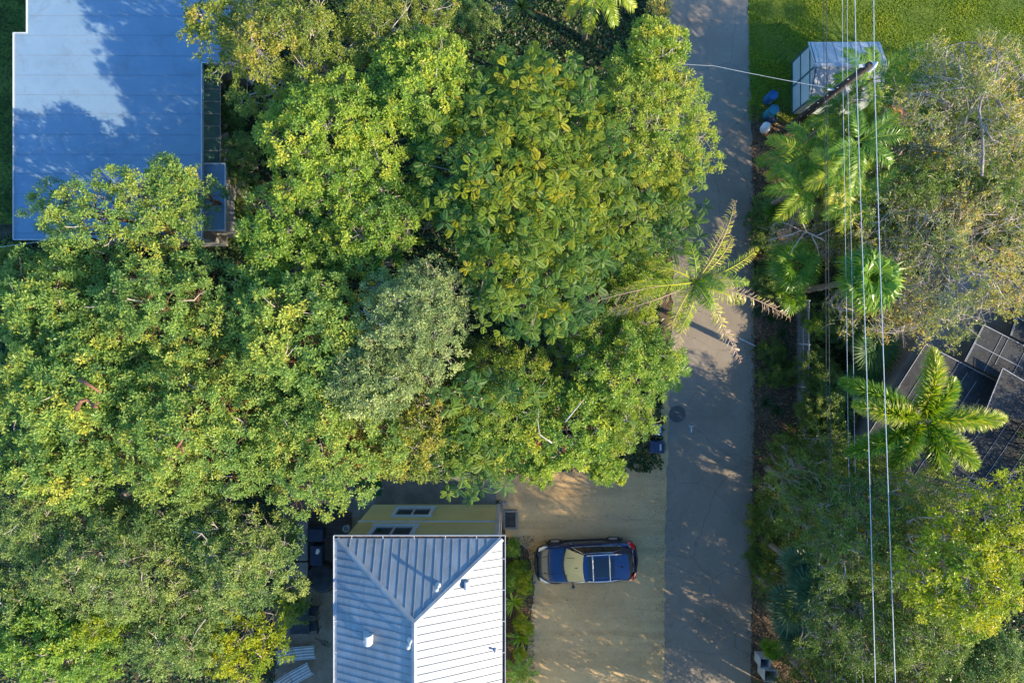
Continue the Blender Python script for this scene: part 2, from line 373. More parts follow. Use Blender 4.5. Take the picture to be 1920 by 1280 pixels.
# ------------------------------------------------------------------ ground, road, gravel
def flat(name, pts, z, m, kind='structure'):
    o = MB().poly([(p[0], p[1], z) for p in pts]).build(name, m); o['kind'] = kind; return o
def P(px, py): w = W(px, py); return (w.x, w.y)
flat('ground', [(-300,-300),(300,-300),(300,300),(-300,300)], 0, 'soil')
rnd = random.Random(5)
def wobbly(pxs, amp=3, n=14):
    out = []
    for i in range(len(pxs)):
        a = pxs[i]; b = pxs[(i+1) % len(pxs)]
        for k in range(n):
            t = k/n; out.append(P(a[0]+(b[0]-a[0])*t+rnd.uniform(-amp, amp), a[1]+(b[1]-a[1])*t+rnd.uniform(-amp, amp)))
    return out
flat('lawn', [P(1399,-900),P(3400,-900),P(3400,420),P(1404,300)], .008, 'lawn')
flat('left_lawn', [P(-900,-500),P(60,-500),P(60,160),P(24,420),P(-900,430)], .006, 'lawn')
flat('verge', wobbly([(1407,210),(1500,230),(1500,560),(1512,900),(1500,2200),(1404,2200),(1411,700)], 3, 20), .012, 'mulch')
rl = [(1247,-1400),(1249,0),(1256,150),(1262,420),(1260,640),(1252,850),(1248,960),(1247,1150),(1243,1280),(1236,2600)]
rr = [(1398,-1400),(1401,0),(1405,80),(1410,300),(1414,560),(1413,800),(1411,1000),(1408,1280),(1404,2600)]
def densify(l, amp):
    out = []
    for a, b in zip(l[:-1], l[1:]):
        n = max(2, int(abs(b[1]-a[1])/9))
        for k in range(n):
            t = k/n; out.append((a[0]+(b[0]-a[0])*t+rnd.uniform(-amp, amp), a[1]+(b[1]-a[1])*t))
    return out + [l[-1]]
road = [P(*p) for p in densify(rl, 2.6)] + [P(*p) for p in reversed(densify(rr, 1.6))]
flat('gravel_lot', wobbly([(700,690),(1275,690),(1262,2000),(985,2000),(980,1290),(1003,1100),(990,1030),(948,1005),(940,935),(700,935)], 2, 20), .016, 'gravel')
flat('side_path', [P(850,-300),P(962,-300),P(962,30),P(940,42),P(850,48)], .014, 'concrete')
flat('road', road, .022, 'asphalt')
flat('yard', [P(516,905),P(700,905),P(700,2000),P(516,2000)], .010, 'yard_sand')
flat('patio', [P(590,850),P(930,850),P(930,950),P(590,975)], .020, 'patio_stone')

def scatter_flat(name, m, region, n, L, seed, z=.03, kind='stuff', tilt=.5, wfac=.6):
    rg = np.random.default_rng(seed)
    x0, y0, x1, y1 = region
    px = rg.uniform(x0, x1, n); py = rg.uniform(y0, y1, n); s = sc(0)
    Pt = np.stack([(px-960)/s, (640-py)/s, np.full(n, z)+rg.uniform(0, .02, n)], 1)
    a = rg.uniform(0, 2*np.pi, n); D = np.stack([np.cos(a), np.sin(a), rg.uniform(-.1, tilt, n)], 1)
    N = np.stack([rg.normal(0, .3, n), rg.normal(0, .3, n), np.ones(n)], 1)
    Ln = rg.uniform(.6, 1.3, n)*L
    return MB().leaves(Pt, D, N, Ln, Ln*wfac, rg.uniform(0, 1, n))
b = scatter_flat('x', '', (1408,200,1500,1290), 9000, .10, 3)
o = b.build('fallen_leaves', 'leaf_litter'); tag(o, 'brown fallen leaves covering the verge beside the road', 'leaf litter', kind='stuff')
b = MB()
for reg, n, sd in (((950,860,1250,1280), 700, 4), ((1250,0,1408,1280), 420, 5), ((516,1000,626,1280), 260, 6), ((590,880,930,950), 200, 7), ((1225,860,1262,1280), 500, 8), ((1395,400,1415,1280),900,9)):
    q = scatter_flat('x', '', reg, n, .055, sd); 
    b.quads(q.v[0], q.q[0], q.t[0])
o = b.build('scattered_leaves', 'leaf_litter'); tag(o, 'dry leaves scattered over the gravel lot and the road', 'leaf litter', kind='stuff')

# grass
def grass(name, reg, n, label, seed, L=.10, m='leaf_grass'):
    rg = np.random.default_rng(seed); x0, y0, x1, y1 = reg; s = sc(0)
    px = rg.uniform(x0, x1, n); py = rg.uniform(y0, y1, n)
    Pt = np.stack([(px-960)/s, (640-py)/s, np.full(n, .005)], 1)
    cl = .5+.25*np.sin(Pt[:,0]*1.7+np.sin(Pt[:,1]*1.3)*2)+.2*np.sin(Pt[:,1]*2.9+Pt[:,0])
    a = rg.uniform(0, 2*np.pi, n); D = np.stack([np.cos(a), np.sin(a), rg.uniform(.3, 1.6, n)], 1)
    N = np.stack([-np.sin(a)*.1, np.cos(a)*.1, np.ones(n)], 1)
    Ln = rg.uniform(.5, 1.3, n)*L*(.6+.7*cl)
    o = MB().leaves(Pt, D, N, Ln, Ln*.35, np.clip(cl*.7+rg.normal(.1, .2, n), 0, 1)).build(name, m)
    return tag(o, label, 'grass', kind='stuff')
grass('grass', (1403,-20,1940,230), 60000, 'bright green mown grass around the light blue shed', 11)
grass('grass', (-20,-20,50,430), 9000, 'dark grass strip along the white flat roof', 12, m='leaf_dark')

# ------------------------------------------------------------------ tree generators
def rvec(rg, n): 
    v = rg.normal(size=(n, 3)); return v/(np.linalg.norm(v, axis=1, keepdims=True)+1e-9)
SP = dict(
 gumbo =dict(m='leaf_gumbo', bark='bark_red', lob=1.00, dens=1.0, tuft=.26, nl=40, L=.125, w=.5, tb=.42, ts=.20),
 lime  =dict(m='leaf_lime', bark='bark_grey', lob=.85, dens=1.0, tuft=.24, nl=40, L=.115, w=.5, tb=.45, ts=.22),
 olive =dict(m='leaf_olive', bark='bark_pale', lob=.80, dens=.9, tuft=.24, nl=32, L=.115, w=.5, tb=.5, ts=.24),
 silver=dict(m='leaf_silver', bark='bark_grey', lob=.60, dens=1.2, tuft=.20, nl=34, L=.105, w=.42, tb=.5, ts=.28),
 sage  =dict(m='leaf_sage', bark='bark_grey', lob=.75, dens=1.0, tuft=.24, nl=36, L=.115, w=.45, tb=.5, ts=.24),
 fig   =dict(m='leaf_fig', bark='bark_grey', lob=.62, dens=1.0, tuft=.22, nl=36, L=.11, w=.45, tb=.5, ts=.22),
 gold  =dict(m='leaf_gold', bark='bark_grey', lob=.70, dens=.8, tuft=.24, nl=30, L=.12, w=.5, tb=.45, ts=.26),
 dry   =dict(m='leaf_dry', bark='bark_pale', lob=.80, dens=.9, tuft=.22, nl=14, L=.10, w=.5, tb=.42, ts=.26),
 lace  =dict(m='leaf_lace', bark='bark_grey', lob=.75, dens=.9, tuft=.30, nl=30, L=.11, w=.40, tb=.42, ts=.2),
)
def limb_path(rg, a, c, r0, r1, k=5, wob=.12, arch=.15):
    a = np.array(a); c = np.array(c); L = np.linalg.norm(c-a); ts = np.linspace(0, 1, k+1)
    pts = a[None]+(c-a)[None]*ts[:, None]
    pts[1:-1] += rg.normal(0, wob*L/k, (k-1, 3)); pts[:, 2] += arch*L*np.sin(ts*np.pi)*.5
    rr_ = r0+(r1-r0)*ts
    return pts, rr_
TREES = []
def tree(name, label, px, py, rxp, ryp, ztop, sp, seed, skirt=0, rot=0.0, drop=.45, group=None, cat='tree', twigs=.5, dens=1.0, tshift=0.0, gap=.0, fork=.35, trunk_r=None, lob=None):
    S = SP[sp]; rg = np.random.default_rng(seed)
    zc = ztop-.8; s = sc(zc); cx, cy = (px-960)/s, (640-py)/s; rx, ry = rxp/s, ryp/s; Rm = (rx+ry)/2
    root = empty(name, (cx, cy, 0), label, cat, group)
    lr = lob or S['lob']; lr = min(lr, Rm*.42)
    n1 = max(5, int(1.9*dens**.5*(rx*ry)/(lr*lr)))
    # lobes spread over the dome
    i = np.arange(n1)+.5; rho = np.sqrt(i/n1); th = i*2.39996+rg.uniform(0, 6)
    rho = np.clip(rho+rg.normal(0, .05, n1), 0, 1.02)*(1+.10*np.sin(3*th+seed)+.08*np.sin(5*th+seed*2.3))
    S = dict(S); S['tuft'] = min(S['tuft'], lr*.5); S['L'] = min(S['L']*rg.uniform(.85, 1.25), lr*.34); inr = 1-.75*lr/Rm
    x = rho*np.cos(th)*rx*inr; y = rho*np.sin(th)*ry*inr
    x, y = x*math.cos(rot)-y*math.sin(rot), x*math.sin(rot)+y*math.cos(rot)
    lrs = lr*rg.uniform(.7, 1.2, n1)
    z = ztop-lrs*.8-drop*Rm*rho**2-rg.exponential(.28, n1)*lr*1.1
    z = np.maximum(z, min(.6, .3*ztop))
    C = np.stack([x, y, z], 1)
    keep = rg.uniform(size=n1) > gap; C = C[keep]; lrs = lrs[keep]; rho = rho[keep]; n1 = len(C)
    if skirt:
        ns = int(n1*skirt); ta = rg.uniform(0, 2*np.pi, ns); rr0 = rg.uniform(.45, .95, ns)
        C = np.concatenate([C, np.stack([rr0*np.cos(ta)*rx*inr, rr0*np.sin(ta)*ry*inr, rg.uniform(.18, .68, ns)*ztop], 1)]); lrs = np.concatenate([lrs, rg.uniform(.8, 1.2, ns)*lr]); n1 = len(C)
    # tufts on each lobe
    tp = []; tdir = []; town = []
    for k in range(n1):
        nt_ = max(8, int(S['dens']*dens*2.6*(lrs[k]/S['tuft'])**2))
        d = rvec(rg, nt_*2); d = d[d[:, 2] > -.35][:nt_]
        # lumpy lobes
        ph = rg.uniform(0, 6, 3); lump = 1+.18*np.sin(4*d[:, 0]+ph[0])*np.sin(4*d[:, 1]+ph[1])
        rr_ = (lump*rg.uniform(.72, 1.06, len(d)))*lrs[k]
        p = C[k]+d*rr_[:, None]*np.array([1, 1, .72]); tp.append(p); tdir.append(d); town.append(np.full(len(d), k))
    tp = np.concatenate(tp); tdir = np.concatenate(tdir); town = np.concatenate(town)
    nt_ = len(tp)
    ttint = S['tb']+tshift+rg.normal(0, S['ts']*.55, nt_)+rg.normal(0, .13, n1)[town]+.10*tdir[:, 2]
    nl = max(6, int(S['nl']*1.25)); m = nt_*nl
    ti = np.repeat(np.arange(nt_), nl)
    sprd = rvec(rg, m); outd = tdir[ti]*.55+np.array([0, 0, .30])+sprd*.85
    outd /= np.linalg.norm(outd, axis=1, keepdims=True)
    Pp = tp[ti]+outd*(rg.uniform(.05, 1.0, m)*S['tuft'])[:, None]*.9
    N = np.array([0, 0, .75])+tdir[ti]*.35+rvec(rg, m)*.75
    D = outd+rvec(rg, m)*.45-np.array([0, 0, .18])
    D -= N*(np.sum(D*N, 1)/np.sum(N*N, 1))[:, None]
    L = S['L']*.86*rg.uniform(.6, 1.3, m)
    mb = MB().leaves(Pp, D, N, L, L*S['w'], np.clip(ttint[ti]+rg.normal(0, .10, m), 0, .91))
    # trunk, limbs, twigs
    tb = MB(); tr = trunk_r or .045*Rm+.05
    fz = fork*.85*ztop; fk = np.array([rg.normal(0, .15), rg.normal(0, .15), fz])
    tb.tube([(0, 0, -.1), (fk[0]*.3, fk[1]*.3, fz*.3), (fk[0]*.8, fk[1]*.8, fz*.75), tuple(fk)], [tr*1.35, tr*1.05, tr*.95, tr*.85], 10)
    ng = max(3, min(8, n1//4)); ang = np.arctan2(C[:, 1], C[:, 0]); grp = ((ang+np.pi)/(2*np.pi)*ng).astype(int) % ng
    A = []; B = []; r0s = []; r1s = []
    def addp(pts, rs):
        A.append(pts[:-1]); B.append(pts[1:]); r0s.append(rs[:-1]); r1s.append(rs[1:])
    for g in range(ng):
        idx = np.where(grp == g)[0]
        if len(idx) == 0: continue
        mid = C[idx].mean(0)*.62+fk*.38; mid[2] = fk[2]+(C[idx][:, 2].mean()-fk[2])*.6
        p_, r_ = limb_path(rg, fk, mid, tr*.62, tr*.34, 5, .12, .0); addp(p_, r_)
        for k in idx:
            st = p_[rg.integers(3, 6)]
            q_, rq = limb_path(rg, st, C[k]-np.array([0, 0, lrs[k]*.35]), tr*.26, .02, 6, .2, .0); addp(q_, rq)
    tb.segs(np.concatenate(A), np.concatenate(B), np.concatenate(r0s), np.concatenate(r1s), 6)
    if twigs > 0:
        sel = rg.uniform(size=nt_) < twigs
        a = C[town[sel]]+rvec(rg, sel.sum())*.1; c = tp[sel]+tdir[sel]*S['tuft']*.5
        mdl = (a+c)/2+rvec(rg, sel.sum())*.10
        tb.segs(a, mdl, .016, .012, 3); tb.segs(mdl, c, .012, .006, 3)
    if cat == 'tree' and Rm > 1.2:
        nd = int(n1*.55); kk = rg.integers(0, n1, nd); a = C[kk]+np.array([0, 0, .25])*lrs[kk][:, None]; d = rvec(rg, nd)*np.array([1, 1, .35])+np.array([0, 0, .35]); L_ = lrs[kk][:, None]*rg.uniform(.7, 1.15, nd)[:, None]
        m1 = a+d*L_*.55; m2 = m1+(d+rvec(rg, nd)*.5)*L_*.35; dt = MB(); dt.segs(a, m1, .018, .013, 4); dt.segs(m1, m2, .013, .007, 4); dt.segs(m1, m1+(d+rvec(rg, nd)*.8)*L_*.30, .010, .005, 3); dt.build('bare_twigs', 'twig', root)
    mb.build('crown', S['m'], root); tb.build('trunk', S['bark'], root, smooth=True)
    TREES.append(m); return root

def twiggy(name, label, px, py, rxp, ryp, ztop, seed, rot=0, m='leaf_dry', drop=.3, nscale=1.0, leafy=1.0, group=None, limb_pts=None):
    """half bare tree: forking grey limbs and a haze of twigs with few leaves"""
    rg = np.random.default_rng(seed); s = sc(ztop-.8); cx, cy = (px-960)/s, (640-py)/s; rx, ry = rxp/s, ryp/s; Rm = (rx+ry)/2
    root = empty(name, (cx, cy, 0), label, 'tree', group)
    tb = MB(); tr = .16; fz = .4*ztop
    tb.tube([(0, 0, -.1), (.05, .05, fz*.5), (0, 0, fz)], [tr*1.3, tr, tr*.9], 10)
    tips = []; A = []; B = []; ra = []; rb = []
    def grow(p, d, L, r, lev):
        k = 4; pts = [p]; dd = d.copy()
        for j in range(k):
            dd = dd+rg.normal(0, .16, 3); dd[2] += .02; dd /= np.linalg.norm(dd); pts.append(pts[-1]+dd*L/k)
        pts = np.array(pts)
        pe = np.sqrt((pts[:, 0]/rx)**2+(pts[:, 1]/ry)**2); pts[:, :2] *= np.minimum(1, .9/np.maximum(pe, .01))[:, None]; lim = ztop-.55-drop*Rm*np.minimum(pe, 1)**2; pts[:, 2] = np.minimum(pts[:, 2], lim)
        rs = np.linspace(r, r*.62, k+1); A.append(pts[:-1]); B.append(pts[1:]); ra.append(rs[:-1]); rb.append(rs[1:])
        if lev == 0: tips.append((pts[-1], dd)); tips.append((pts[2], dd)); return
        for j in range(int(rg.integers(3, 5))):
            q = pts[rg.integers(2, k+1)]; nd = dd+rg.normal(0, .55, 3); nd[2] = nd[2]*.6+.12
            nd /= np.linalg.norm(nd); grow(q, nd, L*rg.uniform(.6, .85), r*.48, lev-1)
    nb = int(9*nscale)
    for g in range(nb):
        a = 2*PI*g/nb+rg.uniform(-.3, .3); t = np.array([math.cos(a)*rx*.55, math.sin(a)*ry*.55, (ztop-fz)*.72])
        grow(np.array([0, 0, fz*.9]), t/np.linalg.norm(t), np.linalg.norm(t)*rg.uniform(.55, 1.0), tr*.48, 3)
    tb.segs(np.concatenate(A), np.concatenate(B), np.concatenate(ra), np.concatenate(rb), 5)
    tb.build('trunk', 'bark_pale', root, smooth=True)
    # twigs: fill the crown volume near the top
    area = PI*rx*ry; n = int(area*36*nscale)
    rr_ = np.sqrt(rg.uniform(size=n)); th = rg.uniform(0, 2*np.pi, n); edge = 1+.12*np.sin(3*th+seed)+.1*np.sin(7*th+seed*2)
    X = rr_*np.cos(th)*rx*edge; Y = rr_*np.sin(th)*ry*edge
    clump = .5+.5*np.sin(X*1.9+seed)*np.sin(Y*2.1+seed*1.7)
    Z = ztop-drop*Rm*rr_**2-rg.exponential(.45, n)-.8*(1-clump)
    P0 = np.stack([X, Y, Z], 1); c, si = math.cos(rot), math.sin(rot)
    P0 = P0 @ np.array([[c, si, 0], [-si, c, 0], [0, 0, 1]])
    d = rvec(rg, n); d += np.stack([np.cos(th+rot), np.sin(th+rot), np.full(n, .5)], 1)*.6; d /= np.linalg.norm(d, axis=1, keepdims=True)
    L = rg.uniform(.25, .75, n)[:, None]; P1 = P0+d*L*.5+rvec(rg, n)*.05; P2 = P1+d*L*.5+rvec(rg, n)*.10
    tw = MB(); tw.segs(P0, P1, .012, .009, 3); tw.segs(P1, P2, .009, .005, 3)
    S1 = P1+rvec(rg, n)*.25; tw.segs(P1, S1, .006, .003, 3)
    o = tw.build('twigs', 'twig', root)
    # leaves at twig ends
    sel = rg.uniform(size=n) < .72*leafy*(.40+.8*clump); E = np.concatenate([P2[sel], S1[sel], P1[sel]]); k = 10; mth = len(E)*k
    ei = np.repeat(np.arange(len(E)), k); off = rvec(rg, mth)*rg.uniform(.02, .16, mth)[:, None]
    N = np.array([0, 0, .7])+rvec(rg, mth)*.8; D = rvec(rg, mth)
    t = .36+.16*np.sin(E[:, 0]*1.1+E[:, 1]*.7+seed)+rg.normal(0, .16, len(E))
    Ln = rg.uniform(.06, .12, mth)
    MB().leaves(E[ei]+off, D, N, Ln, Ln*.55, np.clip(t[ei]+rg.normal(0, .08, mth), 0, 1)).build('crown', m, root)
    TREES.append(mth); return root

def add_limbs(root, lines, z, r, m):
    mb = MB()
    for ln in lines:
        pts = [Vector(W(px, py, z-.15+.12*math.sin(i*2.1)))-Vector((root.location.x, root.location.y, 0)) for i, (px, py) in enumerate(ln)]
        mb.tube(pts, list(np.linspace(r, r*.35, len(pts))), 8)
    mb.build('limb', m, root, smooth=True)
def fantree(name, label, px, py, rxp, ryp, ztop, seed, rot=0, m='leaf_fan', frL=.50, frW=.22, drop=.28, dens=1.0, group=None, nleaflet=11, tb0=.45, ypts=.5):
    """crown of rosettes of feathery compound leaves"""
    rg = np.random.default_rng(seed); s = sc(ztop-.8); cx, cy = (px-960)/s, (640-py)/s; rx, ry = rxp/s, ryp/s; Rm = (rx+ry)/2
    root = empty(name, (cx, cy, 0), label, 'tree', group)
    nros = int(PI*rx*ry*6.0*dens/(frL/.5)**2); i = np.arange(nros)+.5
    rho = np.sqrt(i/nros); th = i*2.39996
    x = rho*np.cos(th)*rx+rg.normal(0, .2, nros); y = rho*np.sin(th)*ry+rg.normal(0, .2, nros)
    ed = 1+.12*np.sin(3*th+seed)+.07*np.sin(5*th+2*seed); x *= ed; y *= ed
    big = np.sin(x*1.35+seed)*np.sin(y*1.2+seed*1.3)
    z = ztop-drop*Rm*rho**2-.45*(1-big)*.5-rg.exponential(.55, nros)
    c, si = math.cos(rot), math.sin(rot); X = x*c-y*si; Y = x*si+y*c
    C = np.stack([X, Y, z], 1)
    nf = 7; m_ = nros*nf; ri = np.repeat(np.arange(nros), nf)
    az = np.tile(np.arange(nf)*2*np.pi/nf, nros)+rg.uniform(0, 6, nros)[ri]+rg.normal(0, .25, m_)
    el = rg.uniform(-.30, .25, m_)
    D = np.stack([np.cos(az)*np.cos(el), np.sin(az)*np.cos(el), np.sin(el)], 1); tl = rg.normal(0, .38, (nros, 2))[ri]; D[:, 2] += tl[:, 0]*D[:, 0]+tl[:, 1]*D[:, 1]; D /= np.linalg.norm(D, axis=1, keepdims=True)
    rs_ = rg.uniform(.68, 1.2, nros)[ri]*np.where(rg.uniform(size=m_) < .14, .35, 1); L = frL*rs_*rg.uniform(.7, 1.15, m_); Wf = frW*rs_*rg.uniform(.75, 1.2, m_)
    rt = tb0+.02+rg.normal(0, .15, nros)+.20*(z-z.mean())+.10*np.sin(X*.9)*np.sin(Y*.8+1); young = rg.uniform(size=nros) < .36*ypts*2; rt = rt+young*rg.uniform(.05, .30, nros)
    side = np.cross(D, np.array([0, 0, 1.])); side /= np.linalg.norm(side, axis=1, keepdims=True)
    up = np.cross(side, D)
    base0 = C[ri]+D*.06
    Ps = []; Ds = []; Ns = []; Ls = []; Ts = []
    for k in range(nleaflet):
        t = (k+.5)/nleaflet; wprof = math.sin(PI*min(1, t*.88+.10))**.6
        c0 = base0+D*(L*t)[:, None]-np.array([0, 0, 1.])*(.22*L*t*t)[:, None]
        for sg in (-1, 1):
            Ps.append(c0); Ds.append(side*sg+D*.55-up*.12); Ns.append(up+side*sg*.12)
            Ls.append(Wf*.66*wprof); Ts.append(rt[ri]+rg.normal(0, .09, m_))
    Ls = np.concatenate(Ls)
    wl = np.tile(L, nleaflet*2)/nleaflet*1.3
    MB().leaves(np.concatenate(Ps), np.concatenate(Ds), np.concatenate(Ns), Ls, wl, np.clip(np.concatenate(Ts), 0, 1), .12).build('crown', m, root)
    tb = MB(); tr = .2; fz = ztop*.4
    tb.tube([(0, 0, -.1), (.05, 0, fz*.5), (0, 0, fz)], [tr*1.3, tr, tr*.85], 10)
    A = []; B = []; r0 = []; r1 = []; ng = 9; ang = np.arctan2(Y, X); grp = ((ang+np.pi)/(2*np.pi)*ng).astype(int) % ng
    for g in range(ng):
        idx = np.where(grp == g)[0]
        if not len(idx): continue
        mid = C[idx].mean(0)*np.array([.7, .7, .8]); p_, r_ = limb_path(rg, (0, 0, fz), mid, tr*.6, tr*.3); A.append(p_[:-1]); B.append(p_[1:]); r0.append(r_[:-1]); r1.append(r_[1:])
        for k in idx[::3]:
            q_, rq = limb_path(rg, p_[rg.integers(2, 6)], C[k]-np.array([0, 0, .05]), .05, .014, 4, .2, .1); A.append(q_[:-1]); B.append(q_[1:]); r0.append(rq[:-1]); r1.append(rq[1:])
    tb.segs(np.concatenate(A), np.concatenate(B), np.concatenate(r0), np.concatenate(r1), 5)
    tb.build('trunk', 'bark_grey', root, smooth=True)
    return root

# ------------------------------------------------------------------ palms
def rachis(org, az, el, L, droop, k=10, side=0.0):
    p = np.array(org, float); pts = [p.copy()]; tg = []
    for j in range(k):
        t = (j+.5)/k; e = el-droop*t**1.3; a = az+side*t
        d = np.array([math.cos(a)*math.cos(e), math.sin(a)*math.cos(e), math.sin(e)]); p = p+d*L/k; pts.append(p.copy()); tg.append(d)
    tg.append(tg[-1]); return np.array(pts), np.array(tg)
def pinnate(rg, org, az, el, L, droop, ll=.5, n=34, lw=.04, tint=.4, tip=.0, plume=1, ldroop=.35, m='leaf_palm', side=0.0, start=.12, keep=1.0, pr=.022, vee=.35):
    """one feather frond; returns MBs for leaflets+stalk in a single mesh builder"""
    pts, tg = rachis(org, az, el, L, droop, 12, side); mb = MB()
    if plume == 1: n = int(n*1.5); lw = lw*.72
    rs = np.linspace(pr, .005, 13); mb.segs(pts[:-1], pts[1:], rs[:-1], rs[1:], 4, min(1, tint+.28))
    t = np.linspace(start, .985, n); f = t*12; i0 = np.minimum(f.astype(int), 11); fr = (f-i0)[:, None]
    Pc = pts[i0]*(1-fr)+pts[i0+1]*fr; T = tg[i0]
    sd = np.cross(T, np.array([0, 0, 1.])); sd /= (np.linalg.norm(sd, axis=1, keepdims=True)+1e-9); up = np.cross(sd, T)
    prof = np.sin(np.pi*np.clip(t*.82+.14, 0, 1))**.6
    for q in range(plume):
        for sg in (-1, 1):
            va = vee if plume == 1 else (-.9+2.2*q/(plume-1)); va = va+rg.normal(0, .12, n)
            kp = rg.uniform(size=n) < keep*(.55+.9*np.abs(np.sin(np.arange(n)*.35+rg.uniform(0, 6)))*(1 if keep < 1 else 9))
            D = sd*sg*np.cos(va)[:, None]+up*np.sin(va)[:, None]+T*(.55+.25*t)[:, None]+rg.normal(0, .07 if plume == 1 else .24, (n, 3))
            Ln = ll*prof*rg.uniform(.85, 1.1, n)
            mb.blades(Pc[kp], D[kp], up[kp]*.8+T[kp]*.2+rg.normal(0, .15, (n, 3))[kp], Ln[kp], lw, np.clip(tint+tip*t+rg.normal(0, .07 if plume == 1 else .16, n), 0, 1)[kp], droop=(ldroop*rg.uniform(.6, 1.4, n))[kp], tiptint=.06)
    return mb
def palm_root(name, label, px, py, z, trunk_r=.12, lean=(0, 0), group=None, mt='bark_palm', cat='palm tree', rings=True):
    top = W(px, py, z); base = Vector((top.x+lean[0], top.y+lean[1], 0))
    root = empty(name, base, label, cat, group); tb = MB()
    n = 14; pts = []; rr_ = []
    for k in range(n+1):
        t = k/n; q = t*t*(3-2*t)
        pts.append((-lean[0]*q, -lean[1]*q, -.05+(z+.05)*t)); rr_.append(trunk_r*(1.35-.5*t)*(1.04 if k % 2 else .97))
    tb.tube(pts, rr_, 12); tb.build('trunk', mt, root, smooth=True)
    return root, Vector((-lean[0], -lean[1], z))
def fan_leaf(rg, org, az, el, pet, Rf, nseg=26, spread=290, tint=.4, fdroop=.25, m='leaf_palm'):
    mb = MB(); pts, tg = rachis(org, az, el, pet, .35, 5); rs = np.linspace(.02, .012, 6)
    mb.segs(pts[:-1], pts[1:], rs[:-1], rs[1:], 4, min(1, tint+.2))
    hub = pts[-1]; T = tg[-1]; sd = np.cross(T, [0, 0, 1.]); sd /= np.linalg.norm(sd)+1e-9; up = np.cross(sd, T)
    tilt = rg.uniform(-.1, .35); T2 = T*math.cos(tilt)-up*math.sin(tilt)
    a = np.radians(np.linspace(-spread/2, spread/2, nseg)); D = T2[None]*np.cos(a)[:, None]+sd[None]*np.sin(a)[:, None]+up[None]*.18
    Lr = Rf*(.72+.28*np.cos(a/2))*rg.uniform(.93, 1.06, nseg)
    wd = 2*Rf*.52*math.sin(math.radians(spread/nseg/2))*1.15
    nrm = up[None]+rg.normal(0, .05, (nseg, 3))+np.where(np.arange(nseg)[:, None] % 2, 1, -1)*.35*np.cross(D, up)
    mb.blades(np.repeat(hub[None], nseg, 0), D, nrm, Lr, wd, np.clip(tint+rg.normal(0, .06, nseg), 0, 1), droop=fdroop*rg.uniform(.5, 1.5, nseg), w0=.05, mid=.52, w2=.04, tiptint=.12)
    return mb
def fan_palm(name, label, px, py, z, n, pet, Rf, seed, tint=.4, m='leaf_palm', el=(.0, 1.1), fdroop=.25, trunk_r=.12, nseg=26, lean=(0, 0), group=None, spread=290):
    rg = np.random.default_rng(seed); root, c = palm_root(name, label, px, py, z, trunk_r, lean, group)
    for k in range(n):
        az = k*2.39996+rg.uniform(-.2, .2); e = el[0]+(el[1]-el[0])*(k/max(1, n-1))**.9
        fan_leaf(rg, tuple(c), az, e, pet*rg.uniform(.8, 1.15)*(1-.3*k/n), Rf*rg.uniform(.85, 1.1), nseg, spread, tint+rg.normal(0, .08), fdroop).build('frond', m, root)
    return root
def feather_palm(name, label, px, py, z, fronds, seed, ll=.5, n=36, lw=.045, m='leaf_palm', trunk_r=.10, plume=1, lean=(0, 0), group=None, ldroop=.35, mt='bark_palm', pr=.022, vee=.35):
    """fronds: list of (image angle deg clockwise from right, elevation, length, droop, tint, tip)"""
    rg = np.random.default_rng(seed); root, c = palm_root(name, label, px, py, z, trunk_r, lean, group, mt)
    for fr in fronds:
        a, e, L, dr, ti, tp = fr[:6]; kp = fr[6] if len(fr) > 6 else 1.0
        pinnate(rg, tuple(c), -R(a), e, L, dr, ll, n, lw, ti, tp, plume, ldroop, side=(fr[7] if len(fr) > 7 else rg.uniform(-.22, .22)), keep=kp, pr=pr, vee=vee).build('frond', m, root)
    return root
def strappy(name, label, px, py, n, L, seed, m='leaf_dark', tint=.5, z=0, w=.035, group=None, droop=.5, el=(.2, 1.3), cat='plant', spreadr=.05):
    rg = np.random.default_rng(seed); c = W(px, py, z+.3)
    k = n; az = rg.uniform(0, 2*np.pi, k); e = rg.uniform(el[0], el[1], k)
    D = np.stack([np.cos(az)*np.cos(e), np.sin(az)*np.cos(e), np.sin(e)], 1)
    Pt = np.stack([np.cos(az)*spreadr*rg.uniform(0, 1, k), np.sin(az)*spreadr*rg.uniform(0, 1, k), np.zeros(k)], 1)
    N = np.array([[0, 0, 1.]])+rg.normal(0, .1, (k, 3))
    o = MB().blades(Pt, D, N, L*rg.uniform(.7, 1.15, k), w, np.clip(tint+rg.normal(0, .12, k), 0, 1), droop=droop*rg.uniform(.4, 1.4, k), w0=.8, mid=.5).build(name, m)
    o.location = (c.x, c.y, z); return tag(o, label, cat, group)


